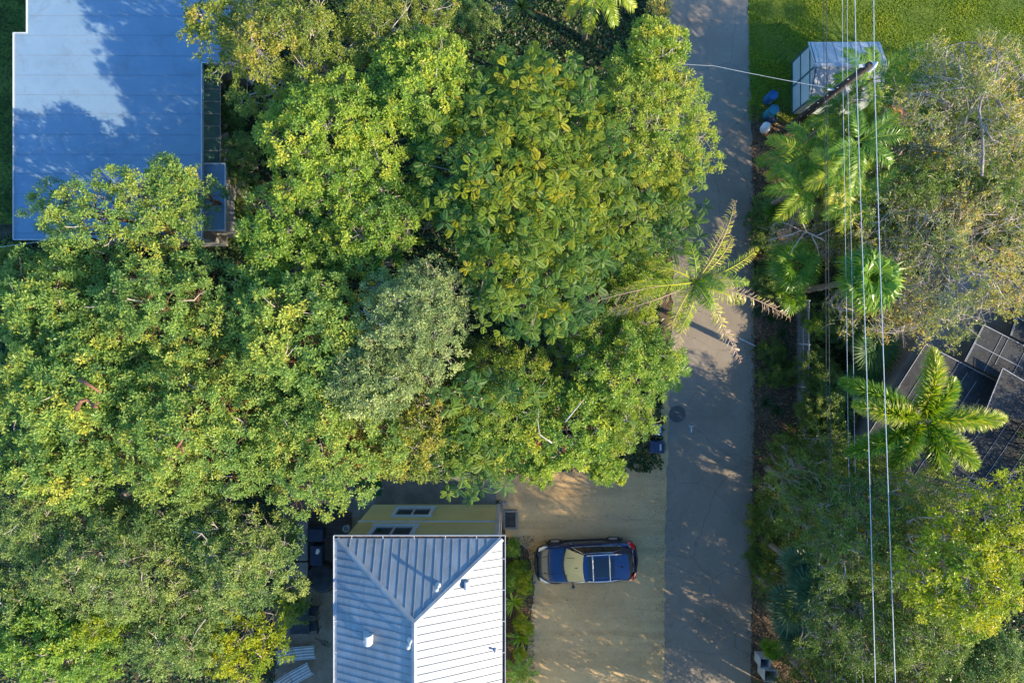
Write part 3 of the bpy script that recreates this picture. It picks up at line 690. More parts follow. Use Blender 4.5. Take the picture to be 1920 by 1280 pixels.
# ------------------------------------------------------------------ two storey house with the standing seam roof
def house():
    h = empty('house', (-3.7, -12, 0), 'yellow two storey house with a pale standing seam metal hip roof', 'house')
    O = Vector((-3.7, -12, 0))
    def bl(mb, name, m, par=h, **k):
        o = mb.build(name, m, par, **k)
        if par is h: o.location = -O
        return o
    xl, xr, yn, ys, ze = -7.02, -0.40, -7.90, -20.0, 6.62
    xm = -3.69; ya = -10.62; zr = 8.22; yb = ys+(yn-ya)
    # walls
    bl(MB().box((-3.75, -13.9, 3.22), (6.3, 11.6, 6.46)), 'wall', 'yellow_stucco')
    bl(MB().box((-3.75, -8.085, 3.27), (6.34, .05, .14)), 'trim_band', 'trim_blue', bevel=.008)
    bl(MB().box((-.66, -8.09, 3.2), (.16, .06, 6.4)).box((-.575, -8.16, 3.2), (.05, .16, 6.4)), 'corner_board', 'white_paint')
    bl(MB().tube([(-.50, -8.18, .05), (-.50, -8.18, 6.3), (-.42, -7.86, 6.5)], .045, 10), 'downpipe', 'white_paint', smooth=True)
    # windows: outer frame, panes
    for (x0, x1, z0, z1) in ((-5.62, -3.72, .88, 2.52), (-6.06, -4.12, 4.08, 5.78)):
        y = -8.10; f = .17; mb = MB()
        mb.box(((x0+x1)/2, y+.045, z1-f/2), (x1-x0, .09, f)).box(((x0+x1)/2, y+.045, z0+f/2), (x1-x0, .09, f))
        mb.box((x0+f/2, y+.044, (z0+z1)/2), (f, .086, z1-z0-2*f)).box((x1-f/2, y+.044, (z0+z1)/2), (f, .086, z1-z0-2*f))
        mb.box(((x0+x1)/2, y+.045, z0-.03), (x1-x0+.14, .16, .05))
        w = bl(mb, 'window', 'trim_blue', bevel=.006)
        q = MB(); q.box(((x0+x1)/2, y+.04, (z0+z1)/2), (.07, .07, z1-z0-2*f))
        q.box(((x0+x1)/2, y+.035, z1-f-.025), (x1-x0-2*f, .05, .05)).box(((x0+x1)/2, y+.035, z0+f+.025), (x1-x0-2*f, .05, .05)); q.build('frame', 'white_paint', w)
        MB().box(((x0+x1)/2, y+.012, (z0+z1)/2), (x1-x0-2*f, .02, z1-z0-2*f)).build('pane', 'window_glass', w)
    # roof skin
    A = (xl, yn, ze); B = (xr, yn, ze); C_ = (xr, ys, ze); D_ = (xl, ys, ze); Rn = (xm, ya, zr); Rs = (xm, yb, zr)
    roof = MB(); roof.poly([A, B, Rn][::-1]); roof.poly([B, C_, Rs, Rn][::-1]); roof.poly([C_, D_, Rs][::-1]); roof.poly([D_, A, Rn, Rs][::-1]); roof.poly([A, B, C_, D_])
    ro = bl(roof, 'roof', 'standing_seam')
    ribs = MB(); lift = .008
    def rib(a, b, w_=.022, h_=.036): ribs.bar((a[0], a[1], a[2]+lift), (b[0], b[1], b[2]+lift), w_, h_)
    x = xl+.20
    while x < xr-.1:
        t = (x-xl)/(xm-xl) if x < xm else (xr-x)/(xr-xm)
        rib((x, yn, ze), (x, yn+(ya-yn)*t, ze+(zr-ze)*t)); x += .342
    y = yn-.20
    while y > ys+.1:
        t = min(1, (yn-y)/(yn-ya), (y-ys)/(yb-ys))
        rib((xl, y, ze), (xl+(xm-xl)*t, y, ze+(zr-ze)*t), .018, .026); rib((xr, y, ze), (xr+(xm-xr)*t, y, ze+(zr-ze)*t), .028, .045); y -= .302
    r_ = bl(ribs, 'seam', 'seam_metal', ro)
    cap = MB()
    for a, b in ((A, Rn), (B, Rn), (C_, Rs), (D_, Rs), (Rn, Rs)):
        a = Vector(a); b = Vector(b); d = (b-a).normalized(); s_ = d.cross(Vector((0, 0, 1))).normalized(); dz = .052
        k = .105; drop_ = .048 if (a, b) else 0
        for sg in (-1, 1):
            p = [a+Vector((0, 0, dz)), b+Vector((0, 0, dz)), b+s_*sg*k+Vector((0, 0, dz-drop_)), a+s_*sg*k+Vector((0, 0, dz-drop_))]
            cap.slab([tuple(v) for v in (p if sg < 0 else p[::-1])], .014)
    bl(cap, 'ridge_cap', 'standing_seam', ro)
    # gutter: open trough with white lip and straps
    g = MB(); gz = ze-.03; w = .13
    def trough(a, b, nrm):
        a = Vector(a); b = Vector(b); nv = Vector(nrm)
        g.bar(a+nv*w, b+nv*w, .022, .13); g.bar(a+nv*w*.5-Vector((0, 0, .06)), b+nv*w*.5-Vector((0, 0, .06)), w, .012)
    trough((xl-w, yn, gz), (xr+w, yn, gz), (0, 1, 0)); trough((xr, yn+w, gz), (xr, ys, gz), (1, 0, 0)); trough((xl, yn+w, gz), (xl, ys, gz), (-1, 0, 0))
    k = xl+.6
    while k < xr: g.box((k, yn+w/2, gz+.055), (.022, w, .012)); k += 1.25
    k = yn-.8
    while k > ys: g.box((xr+w/2, k, gz+.055), (w, .022, .012)); g.box((xl-w/2, k, gz+.055), (w, .022, .012)); k -= 1.25
    gt = bl(g, 'gutter', 'white_paint')
    dbr = MB(); dbr.box((xr+w/2, (yn+ys)/2, gz-.045), (w-.03, yn-ys, .012)); dbr.box(((xl+xr)/2, yn+w/2, gz-.045), (xr-xl, w-.03, .012)); bl(dbr, 'gutter_debris', 'mulch', gt)
    bl(MB().box((xm, yn-.02, ze-.09), (xr-xl, .03, .16)).box((xr+.0, (yn+ys)/2, ze-.09), (.03, yn-ys, .16)).box((xl, (yn+ys)/2, ze-.09), (.03, yn-ys, .16)), 'fascia', 'white_paint')
    # vents
    def rz_at(x, y):
        tn = (yn-y)/(yn-ya); tw = (x-xl)/(xm-xl) if x < xm else (xr-x)/(xr-xm); return ze+(zr-ze)*max(0, min(1, tn, tw))
    def rp(px, py):
        z = 7.2
        for _ in range(6): p = W(px, py, z+.25); z = rz_at(p.x, p.y)
        p = W(px, py, z+.25); return p.x, p.y, z
    def pipe_vent(px, py, hh, r):
        x, y, z = rp(px, py)
        m_ = MB().lathe((x, y, z-.05), [(r*2.3, 0), (r*2.0, .09), (r*1.05, .14), (r, .16), (r, hh), (r*.8, hh)], 16)
        o = bl(m_, 'vent_pipe', 'white_paint', smooth=True); bl(MB().lathe((x, y, z+hh-.06), [(r*1.35, 0), (r*1.45, .03), (r*1.2, .10), (r*.5, .12)], 16), 'vent_cap', 'galvanised', o, smooth=True)
    pipe_vent(820, 1101, .50, .055); pipe_vent(768, 1205, .62, .06); pipe_vent(928, 1222, .22, .035)
    def hood(px, py, L, wd, hh):
        x, y, z = rp(px, py); m_ = MB(); n = 10
        rings = []
        for k in range(n+1):
            t = PI*k/n; rings.append([(x-L/2*math.cos(t)*1.0, y-wd/2, z-.06+hh*(.35+.65*math.sin(t))), (x-L/2*math.cos(t), y+wd/2, z-.06+hh*(.35+.65*math.sin(t)))])
        m_.loft(rings); 
        for sy in (-1, 1): m_.poly([(r[0][0], y+sy*wd/2, r[0][2]) for r in rings][::sy])
        m_.box((x, y, z+.0), (L*.98, wd*.98, hh*.62)); m_.box((x, y, z-.02), (L*1.35, wd*1.3, .03))
        bl(m_, 'roof_vent', 'white_paint')
    hood(690, 1199, .34, .36, .52); hood(874, 1099, .20, .30, .34)
    # left wall details: a door side light and meter are out of sight
    return h
house()

# ------------------------------------------------------------------ white flat roofed building
def white_building():
    z = 3.6; O = W(200, 220, 0)
    h = empty('building', O, 'single storey building with a white flat membrane roof dappled by tree shadows', 'building')
    def Q(px, py, zz): w = W(px, py, zz); return (w.x-O.x, w.y-O.y, zz)
    out = [(25, 62), (50, 62), (50, -420), (431, -420), (431, 118), (378, 118), (378, 449), (25, 449)]
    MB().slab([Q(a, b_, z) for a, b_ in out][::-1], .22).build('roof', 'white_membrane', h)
    tr = MB(); pts = [Vector(Q(a, b_, z+.035)) for a, b_ in out]
    for a, b_ in zip(pts, pts[1:]+pts[:1]): tr.bar(a, b_, .035, .05)
    tr.build('roof_edge', 'white_paint', h)
    sm_ = MB(); yy = 30
    while yy < 445:
        xr_ = 429 if yy < 112 else 376; sm_.bar(Q(30 if yy > 66 else 55, yy, z+.004), Q(xr_, yy+random.Random(yy).uniform(-1.5, 1.5), z+.002), .012, .008); yy += 37
    sm_.build('roof_seam', 'membrane_seam', h)
    inn = [(31, 68), (56, 68), (56, -410), (425, -410), (425, 112), (372, 112), (372, 443), (31, 443)]
    MB().slab([Q(a, b_, z-.23) for a, b_ in inn][::-1], z-.25).build('wall', 'concrete', h)
    lp = [(379, 307), (422, 307), (422, 432), (379, 432)]
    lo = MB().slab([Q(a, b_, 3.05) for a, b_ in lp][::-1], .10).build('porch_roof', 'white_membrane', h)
    pm = MB(); q = [Vector(Q(a, b_, 3.08)) for a, b_ in lp]
    for a, b_ in zip(q[:-1], q[1:]): pm.bar(a, b_, .045, .05)
    pm.build('roof_edge', 'white_paint', lo)
    MB().slab([Q(a, b_, 2.94) for a, b_ in ((379, 310), (418, 310), (418, 428), (379, 428))][::-1], 2.9).build('porch_wall', 'concrete', h)
    u = [Q(381, 122, 3.1), Q(381, 306, 3.1), Q(413, 306, 2.5), Q(413, 122, 2.5)]
    aw = MB().slab(u, .03).build('awning', 'green_awning', h)
    fr = MB()
    for t in np.linspace(0, 1, 9):
        a = Vector(u[0]).lerp(Vector(u[1]), t); c = Vector(u[3]).lerp(Vector(u[2]), t); fr.bar(a+Vector((0, 0, .02)), c+Vector((0, 0, .02)), .03)
    fr.bar(Vector(u[3])+Vector((0, 0, .02)), Vector(u[2])+Vector((0, 0, .02)), .05); fr.build('awning_frame', 'grey_wood', aw)
    pp = MB().tube([Q(415, 86, z), Q(415, 86, z+.45)], .04, 8).tube([Q(422, 104, z), Q(430, 104, z+.05)], .03, 8); pp.build('vent_pipe', 'white_paint', h)
white_building()
def simple_building(name, label, pts, z, m, wall='concrete', seam=None):
    cx = sum(p[0] for p in pts)/len(pts); cy = sum(p[1] for p in pts)/len(pts); O = W(cx, cy, 0)
    h = empty(name, O, label, 'building')
    q = [(W(a, b_, z).x-O.x, W(a, b_, z).y-O.y, z) for a, b_ in pts]
    MB().slab(q[::-1], .12).build('roof', m, h); c = Vector((0, 0, 0))
    MB().slab([(a*.94, b_*.94, z-.13) for a, b_, _ in q][::-1], z-.15).build('wall', wall, h)
    return h

# dark roofed house on the right, turned about 28 degrees
def dark_house():
    Bs = W(1745, 700, 0); h = empty('house', Bs, 'low house with a dark seamed roof behind the plume palm', 'house')
    u = Vector((.888, -.460, 0)); v = Vector((.52, .854, 0)); v = Vector((.460, .888, 0))
    def sheet(name, ua, ub, va, vb, za, zb, seam=.55, skipe=0, zoff=0.0):
        """roof plane from v=va (height za) to v=vb (height zb) between ua and ub"""
        O = Vector((0, 0, 0))
        def pt(a, b_, dz=0): t = (b_-va)/(vb-va); p = u*a+v*b_; return Vector((p.x, p.y, za+(zb-za)*t+dz))
        r = MB().slab([tuple(pt(ua, va)), tuple(pt(ub, va)), tuple(pt(ub, vb)), tuple(pt(ua, vb))], .10).build('roof', 'dark_roof', h)
        rb = MB(); a = ua+.05; rg = random.Random(int(ua*10+va*7))
        while a < ub:
            s0 = va if rg.random() < .7 else va+(vb-va)*rg.uniform(0, .4); s1 = vb if rg.random() < .7 else vb-(vb-va)*rg.uniform(0, .4)
            rb.bar(pt(a, s0, .022), pt(a, s1, .012), .012, .02); a += seam*rg.choice((1, 1, 1, .5, 1.5))
        rb.build('seam', 'shed_roof', r)
        f = MB(); f.bar(pt(ua, vb, .02), pt(ub, vb, .02), .028, .03); f.bar(pt(ua, va+.9, .02), pt(ua+2.4, va+.9, .02), .02, .02)
        f.bar(pt(ua, va, .02), pt(ua, vb, .02), .02, .03); f.build('flashing', 'shed_roof', r)
        return r
    sheet('roof', -2.9, 8.0, -5.6, .15, 2.7, 3.7)
    sheet('roof', -1.2, 8.0, .20, 2.0, 4.0, 4.0, .6)
    sheet('roof', -.1, 8.0, 2.05, 5.0, 4.25, 3.6, .7)
    for k, (a, b_, c, d) in enumerate(((-2.7, 7.9, -5.3, 4.8),)):
        MB().slab([tuple(u*a+v*c+Vector((0, 0, 2.55))), tuple(u*b_+v*c+Vector((0, 0, 2.55))), tuple(u*b_+v*d+Vector((0, 0, 2.55))), tuple(u*a+v*d+Vector((0, 0, 2.55)))], 2.5).build('wall', 'concrete', h)
    # grey hip sheet near the frame edge
    p = lambda px, py, z: tuple(W(px, py, z)-Bs)
    r = MB().slab([p(1880, 690, 4.5), p(1846, 775, 4.2), p(1990, 800, 4.3), p(2000, 760, 4.5)], .08).build('roof', 'dark_roof', h)
    MB().bar(p(1880, 690, 4.53), p(1846, 775, 4.23), .025, .03).bar(p(1880, 690, 4.53), p(2000, 762, 4.53), .03, .03).build('flashing', 'shed_roof', r)
    return h
dark_house()

# light blue shed
def shed():
    x0, x1, yN, yR, yS, ze, zr = 13.84, 17.2, 13.98, 12.62, 11.2, 2.1, 2.78
    h = empty('shed', ((x0+x1)/2, yR, 0), 'light blue shed with a pale grey gable roof beside the lawn', 'shed'); O = Vector(((x0+x1)/2, yR, 0))
    def bl(mb, n, m, par=h):
        o = mb.build(n, m, par)
        if par is h: o.location = -O
        return o
    wx = x0+.10
    w = MB(); w.box(((wx+x1)/2-.05, (yN+yS)/2, ze/2), (x1-wx-.1, yN-yS-.2, ze)); w.poly([(wx, yN-.1, ze), (wx, yS+.1, ze), (wx, yR, zr-.06)]); bl(w, 'wall', 'shed_wall')
    t = MB(); xx = wx-.012
    for y in (yN-.12, yR+.02, yS+.12): t.box((xx, y, (ze if abs(y-yR) > .5 else zr-.1)/2), (.03, .07, ze if abs(y-yR) > .5 else zr-.1))
    t.box((xx-.002, yR, ze-.02), (.03, yN-yS-.2, .07)); t.box((xx-.002, yR, 1.05), (.03, yN-yS-.2, .06)); t.box((xx-.002, yR, .06), (.03, yN-yS-.2, .12))
    t.bar((xx, yN-.05, ze), (xx, yR, zr-.02), .05, .06); t.bar((xx, yS+.05, ze), (xx, yR, zr-.02), .05, .06); bl(t, 'trim', 'shed_trim')
    r = MB(); r.slab([(x0, yN, ze), (x0, yR, zr), (x1, yR, zr), (x1, yN, ze)], .05); r.slab([(x0, yR, zr), (x0, yS, ze), (x1, yS, ze), (x1, yR, zr)], .05); ro = bl(r, 'roof', 'shed_roof')
    s = MB(); k = x0+.3
    while k < x1: s.bar((k, yN, ze+.012), (k, yR, zr+.012), .02, .025); s.bar((k, yS, ze+.012), (k, yR, zr+.012), .02, .025); k += .42
    s.bar((x0, yR, zr+.02), (x1, yR, zr+.02), .16, .03); bl(s, 'seam', 'shed_roof', ro)
shed()

# ------------------------------------------------------------------ cars
def car(name, label, x, y, rz, paint, shade=True):
    c = empty(name, (x, y, 0), label, 'car', None, rz)
    st = [(-2.43, .70, .62, .70), (-2.38, .82, .80, .86), (-2.20, .91, .98, 1.02), (-1.8, .955, 1.05, 1.06), (-1.2, .965, 1.08, 1.03), (0, .96, 1.07, 1.0), (.85, .96, 1.09, 1.0), (1.25, .96, 1.08, .99),
          (1.7, .945, 1.01, .93), (2.05, .90, .93, .86), (2.28, .80, .84, .76), (2.40, .66, .72, .64), (2.44, .50, .58, .52)]
    rings = []
    for (X, hw, zc, zedge) in st:
        prof = [(.0, zc), (.35, zc-.003), (.62, zc-.018), (.82, zc-.045), (.93, zedge-.03), (.985, zedge-.14), (1.0, (zedge+.45)/2), (.99, .45), (.95, .30), (.85, .24)]
        rt = [(X, -hw*a, z_) for a, z_ in prof]; lf = [(X, hw*a, z_) for a, z_ in prof[1:]][::-1]
        rings.append(rt[::-1]+[(X, hw*a, z_) for a, z_ in prof[1:]])
    mb = MB(); mb.loft(rings, closed=True, cap=True); body = mb.build('body', paint, c, smooth=True)
    sub = body.modifiers.new('sub', 'SUBSURF'); sub.levels = 1; sub.render_levels = 2
    # greenhouse: lower outline at belt, upper outline at roof
    def lay(xs, w0): return xs, w0
    zb, zt = 1.03, 1.66
    def side(sg):
        lo = [(.95, .80), (.3, .845), (-.6, .845), (-1.5, .81), (-2.12, .72)]
        up = [(.18, .62), (-.2, .655), (-.7, .665), (-1.4, .63), (-1.92, .56)]
        return [(x_, sg*w_, zb) for x_, w_ in lo], [(x_, sg*w_, zt-.015-.05*max(0, -x_-1.2)) for x_, w_ in up]
    loL, upL = side(1); loR, upR = side(-1)
    cab = MB(); cab.loft([loL, upL]); cab.loft([upR, loR])
    cab.build('pillar', paint, c, smooth=False)
    top = MB(); n = 9
    rows = []
    for (a, b_) in zip(upL, upR):
        row = []
        for k in range(n):
            t = k/(n-1); y_ = a[1]*(1-t)+b_[1]*t; row.append((a[0]+.07*(1-(2*t-1)**2)*(1 if a is upL[0] else 0)-.05*(1-(2*t-1)**2)*(1 if a is upL[-1] else 0), y_, a[2]+.045*(1-(2*t-1)**2)))
        rows.append(row)
    top.loft(rows); top.build('roof_panel', paint, c, smooth=True)
    def curved(lo0, lo1, up0, up1, bl_, bu, nm, m, dz=0.0):
        g = MB(); r0 = []; r1 = []; r2 = []
        for k in range(n):
            t = k/(n-1); q = 1-(2*t-1)**2
            a = Vector(lo0).lerp(Vector(lo1), t)+Vector((bl_*q, 0, 0)); b_ = Vector(up0).lerp(Vector(up1), t)+Vector((bu*q, 0, .045*q))
            mdd = (a+b_)/2+Vector((.02 if bl_ > 0 else -.02, 0, .03)); r0.append(tuple(a)); r1.append(tuple(mdd)); r2.append(tuple(b_))
        g.loft([r0, r1, r2]); return g.build(nm, m, c, smooth=True)
    curved(loL[0], loR[0], upL[0], upR[0], .22, .07, 'windshield', 'sunshade' if shade else 'car_glass')
    curved(loL[-1], loR[-1], upL[-1], upR[-1], -.12, -.05, 'rear_window', 'car_glass')
    # side windows: one long glass band tapered at the back, with a bright trim line
    for sg in (1, -1):
        lo = [(.70, .842), (.3, .855), (-.6, .858), (-1.3, .835), (-1.72, .79)]; up = [(.16, .655), (-.1, .672), (-.6, .685), (-1.2, .665), (-1.62, .70)]
        a = [(x_, sg*(w_+.004), 1.075) for x_, w_ in lo]; b_ = [(x_, sg*(w_+.008), 1.585 if i < 4 else 1.34) for i, (x_, w_) in enumerate(up)]
        g = MB(); g.loft([a, b_] if sg > 0 else [b_, a]); gw = g.build('side_window', 'car_glass', c)
        MB().tube(a+b_[::-1]+[a[0]], .012, 6, cap=False).build('window_trim', 'chrome', gw, smooth=True)
        p = MB()
        for xx in (.02, -.85): p.bar((xx+.14, sg*.862, 1.08), (xx-.02, sg*.690, 1.58), .05, .012, up=(0, sg, .3))
        p.build('window_pillar', 'plastic_black', gw)
        MB().tube([(.05, sg*.60, 1.70), (-.2, sg*.625, 1.735), (-1.0, sg*.63, 1.735), (-1.6, sg*.595, 1.68)], [.018, .022, .022, .016], 8).build('roof_rail', 'satin_silver', c, smooth=True)
        m_ = MB(); m_.tube([(.72, sg*.86, 1.05), (.70, sg*1.0, 1.10)], .03, 6); mr = m_.build('mirror', 'plastic_black', c)
        mh = MB().lathe((.70, sg*1.06, 1.03), [(.05, 0), (.085, .03), (.09, .09), (.07, .15), (.02, .17)], 10).build('mirror_housing', paint, mr, smooth=True)
        MB().slab([(2.30, sg*.62, .80), (1.98, sg*.80, .90), (1.82, sg*.885, .90), (2.02, sg*.885, .84), (2.26, sg*.78, .77)][::sg], .05).build('headlight', 'lamp_clear', c)
        MB().slab([(-2.36, sg*.55, .90), (-2.10, sg*.80, 1.03), (-1.98, sg*.925, .99), (-2.20, sg*.93, .92), (-2.38, sg*.80, .86)][::-sg], .06).build('tail_light', 'tail_red', c)
        for wx in (1.45, -1.42):
            wh = MB(); wh.lathe((wx, sg*.80, .36), [(.20, -.02), (.34, -.01), (.365, .03), (.365, .15), (.34, .185), (.24, .19), (.20, .16)] if sg > 0 else [(.20, .02), (.34, .01), (.365, -.03), (.365, -.15), (.34, -.185), (.24, -.19), (.20, -.16)], 28, axis='Y')
            wo_ = wh.build('wheel', 'rubber', c, smooth=True)
            rm = MB(); rm.lathe((wx, sg*.80, .36), [(.235, .155*sg), (.235, .175*sg)], 24, axis='Y')
            for k in range(10):
                a_ = 2*PI*k/10; rm.bar((wx+.05*math.cos(a_), sg*.985, .36+.05*math.sin(a_)), (wx+.22*math.cos(a_), sg*.985, .36+.22*math.sin(a_)), .03, .02, up=(0, 1, 0))
            rm.build('rim', 'satin_silver', wo_)
            ar = MB(); pts = [(wx+.43*math.cos(t), sg*.962, .36+.43*math.sin(t)) for t in np.linspace(-.15, PI+.15, 16)]
            ar.tube(pts, .035, 6); ar.build('wheel_arch', 'plastic_black', c, smooth=True)
        MB().bar((1.0, sg*.955, .30), (-1.0, sg*.955, .30), .06, .07).build('sill', 'plastic_black', c, bevel=.01)
    for xx in (-.22, -1.02):
        MB().tube([(xx, -.63, 1.75), (xx, -.4, 1.775), (xx, .4, 1.775), (xx, .63, 1.75)], .030, 8).build('crossbar', 'satin_silver', c, smooth=True)
    gp = MB()
    for sg in (1, -1):
        gp.tube([(1.02, sg*.80, 1.045), (1.6, sg*.80, .985), (2.12, sg*.66, .885)], .008, 4)
        for xx in (.62, -.32, -1.22): gp.tube([(xx, sg*.875, 1.035), (xx, sg*.955, .90), (xx, sg*.972, .5)], .007, 4)
        gp.tube([(.9, sg*.985, .93), (-1.9, sg*.975, .95)], .006, 4)
    gp.tube([(2.12, -.66, .885), (2.25, 0, .865), (2.12, .66, .885)], .008, 4); gp.build('panel_gaps', 'plastic_black', c)
    MB().tube([(.98, -.80, 1.06), (1.12, -.45, 1.09), (1.19, 0, 1.10), (1.12, .45, 1.09), (.98, .80, 1.06)], .035, 6).build('cowl', 'plastic_black', c, smooth=True)
    MB().tube([(.60, .02, 1.44), (.52, .02, 1.50), (.46, -.02, 1.52)], .035, 6).tube([(1.0, -.40, 1.215), (.62, -.44, 1.46)], .008, 4).build('mirror_mount', 'plastic_black', c)
    # sunroof laid into the roof as a dark glass sheet that follows its curve
    srf = MB(); rows = []
    for xx in (.0, -.35, -.8, -1.25):
        rows.append([(xx, y_, 1.652+.045*(1-(y_/.655)**2)-.05*max(0, -xx-1.2)*.9+.008) for y_ in np.linspace(-.46, .46, 7)])
    srf.loft(rows).build('sunroof', 'car_glass', c, smooth=True)
    g = MB(); g.slab([(2.47, -.34, .74), (2.38, -.40, .80), (2.38, .40, .80), (2.47, .34, .74)], .05); g.build('grille', 'plastic_black', c)
    MB().tube([(2.30, -.80, .70), (2.45, -.50, .66), (2.50, 0, .66), (2.45, .50, .66), (2.30, .80, .70)], .045, 8).build('front_bumper', 'plastic_black', c, smooth=True)
    MB().tube([(-2.20, -.90, .66), (-2.42, -.62, .66), (-2.49, 0, .66), (-2.42, .62, .66), (-2.20, .90, .66)], [.05, .07, .07, .07, .05], 8).build('rear_bumper', 'plastic_black', c, smooth=True)
    MB().slab([(2.49, -.05, .70), (2.44, -.05, .78), (2.44, .05, .78), (2.49, .05, .70)], .02).build('badge', 'chrome', c)
    MB().tube([(-1.55, 0, 1.69), (-1.68, 0, 1.74)], [.03, .012], 6).build('antenna', 'plastic_black', c)
    hd = MB(); 
    for sg in (-1, 1): hd.tube([(1.28, sg*.42, 1.078), (1.75, sg*.45, 1.008), (2.1, sg*.38, .925)], .012, 6)
    hd.build('hood_crease', paint, c, smooth=True)
    MB().bar((1.02, .55, 1.11), (.80, -.05, 1.205), .02).bar((1.02, -.25, 1.13), (.78, -.62, 1.19), .02).build('wiper', 'plastic_black', c)
    return c
w = W(1099, 1054, .8)
car('parked_car', 'glossy deep blue SUV with silver roof bars parked nose towards the house', w.x, w.y, R(180+2.6), 'car_paint')
w = W(1062, 826, .8)
car('parked_car', 'red car mostly hidden beneath the trees above the gravel lot', w.x, w.y-.3, R(183), 'car_paint_red', shade=False)

# ------------------------------------------------------------------ utility pole and wires
zt = 9.5; pt = W(1630, 122, zt)
pole = empty('utility_pole', (pt.x, pt.y, 0), 'dark weathered wooden utility pole leaning away over the shed', 'utility pole')
MB().tube([(0, 0, -.2), (0, 0, zt*.5), (0, 0, zt)], [.17, .15, .12], 14).build('pole_shaft', 'pole_wood', pole, smooth=True)
sp_ = MB()
for k in range(16): z_ = 2.0+k*.42; a_ = R(200) if k % 2 else R(250); sp_.tube([(0, 0, z_), (.22*math.cos(a_), .22*math.sin(a_), z_+.02)], .012, 5)
sp_.build('step_bolt', 'galvanised', pole)
hd = MB().lathe((.20, .02, zt-.55), [(.06, 0), (.11, .08), (.12, .45), (.07, .60), (.03, .72)], 14); hd.build('insulator', 'white_paint', pole, smooth=True)
MB().bar((.0, 0, zt-.35), (.26, .03, zt-.35), .06).bar((0, 0, zt-2.4), (-.4, 0, zt-2.4), .05).bar((0, 0, zt-.1), (-.34, 0, zt-.1), .08).build('bracket', 'galvanised', pole)
def wire(label, pts, r, m, sag=.25, group='overhead wires running down the right side'):
    P_ = [W(*p) for p in pts]; out = []
    for a, b_ in zip(P_[:-1], P_[1:]):
        for k in range(16):
            t = k/16; v = a.lerp(b_, t); v.z -= sag*4*t*(1-t); out.append(v)
    out.append(P_[-1]); c = out[len(out)//2].copy()
    o = MB().tube([v-c for v in out], r, 5).build('power_line', m, smooth=True); o.location = c
    return tag(o, label, 'power line', group)
wire('bright overhead wire second from the right, left of the outermost one', [(1600,-160,9.4),(1605,110,9.3),(1612,330,9.3),(1625,700,9.3),(1643,1340,9.3)], .014, 'wire_metal', 0)
wire('bright overhead wire farthest right, touching the top of the utility pole', [(1637,-160,9.6),(1639,118,9.5),(1648,430,9.5),(1661,800,9.5),(1681,1340,9.5)], .015, 'wire_metal', 0)
wire('thin dark overhead wire farthest left, crossing the shed roof', [(1544,-160,7.2),(1545,140,7.2),(1548,430,7.0),(1549,700,7.0),(1556,1080,7.0),(1558,1340,7.0)], .011, 'wire_dark', 0)
wire('thin dark overhead wire crossing the shed roof, right neighbour of the leftmost wire', [(1549,-160,7.4),(1550,140,7.4),(1553,430,7.2),(1555,700,7.2),(1564,1080,7.2),(1567,1340,7.2)], .012, 'wire_dark', 0)
wire('thin grey overhead wire third from the left, over the fan palms', [(1579,-160,7.2),(1580,140,7.2),(1586,500,7.0),(1591,860,7.0),(1599,1080,7.0),(1608,1340,7.0)], .009, 'wire_metal', 0)
wire('thin grey overhead wire fourth from the left, over the fan palms', [(1588,-160,7.4),(1589,140,7.4),(1597,500,7.2),(1603,860,7.2),(1611,1080,7.2),(1620,1340,7.2)], .008, 'wire_metal', 0)
pz = W(1630, 122, 9.5); P7 = sc(7.1)
wire('thin service wire crossing the road from the pole to the trees', [(1180,112,6.6),(1340,124,6.8),(960+pz.x*P7,640-pz.y*P7,7.1)], .008, 'wire_metal', .05, None)
wire('thin white wire at the lower left corner of the flat roof', [(-40,468,4.0),(60,455,4.0),(150,440,3.9)], .010, 'wire_metal', .02, None)

# ------------------------------------------------------------------ chain link fence by the road
def fence():
    x = W(1493, 700, 0).x; y0 = W(0, 565, 0).y; y1 = W(0, 960, 0).y; hh = 1.45
    f = empty('fence', (x, (y0+y1)/2, 0), 'grey chain link fence with metal rails standing in the verge plants', 'fence'); yc = (y0+y1)/2
    L = y0-y1; a = -L/2; b_ = L/2
    MB().tube([(0, a, hh), (0, b_, hh)], .028, 8).build('top_rail', 'galvanised', f, smooth=True)
    MB().tube([(0.01, a, hh*.55), (0.01, b_, hh*.55)], .018, 8).build('mid_rail', 'galvanised', f, smooth=True)
    for k in range(6):
        y = b_-.05-L/5*k*.99; p = MB(); p.tube([(0, y, -.1), (0, y, hh+.05)], .035, 10); p.lathe((0, y, hh+.05), [(.045, 0), (.04, .03), (.01, .05)], 10); p.build('post', 'galvanised', f, smooth=True)
    P0 = []; P1 = []; s = .11; n = int((L+hh)/s)
    for k in range(n):
        yy = a-hh+k*s
        for sg in (0, 1):
            p0 = [0, yy, .05]; p1 = [0, yy+hh, hh]
            if p0[1] < a: p0 = [0, a, .05+(a-p0[1])]
            if p1[1] > b_: p1 = [0, b_, hh-(p1[1]-b_)]
            if p1[2] <= p0[2]: continue
            if sg: p0[1] = -p0[1]; p1[1] = -p1[1]
            P0.append(p0); P1.append(p1)
    MB().segs(P0, P1, .004, .004, 3).build('wire_mesh', 'galvanised', f)
fence()
kb = MB().box((W(1503, 0, 0).x, W(0, 720, 0).y, .05), (.34, 7.5, .10)).build('kerb_strip', 'grey_wood'); kb['kind'] = 'structure'

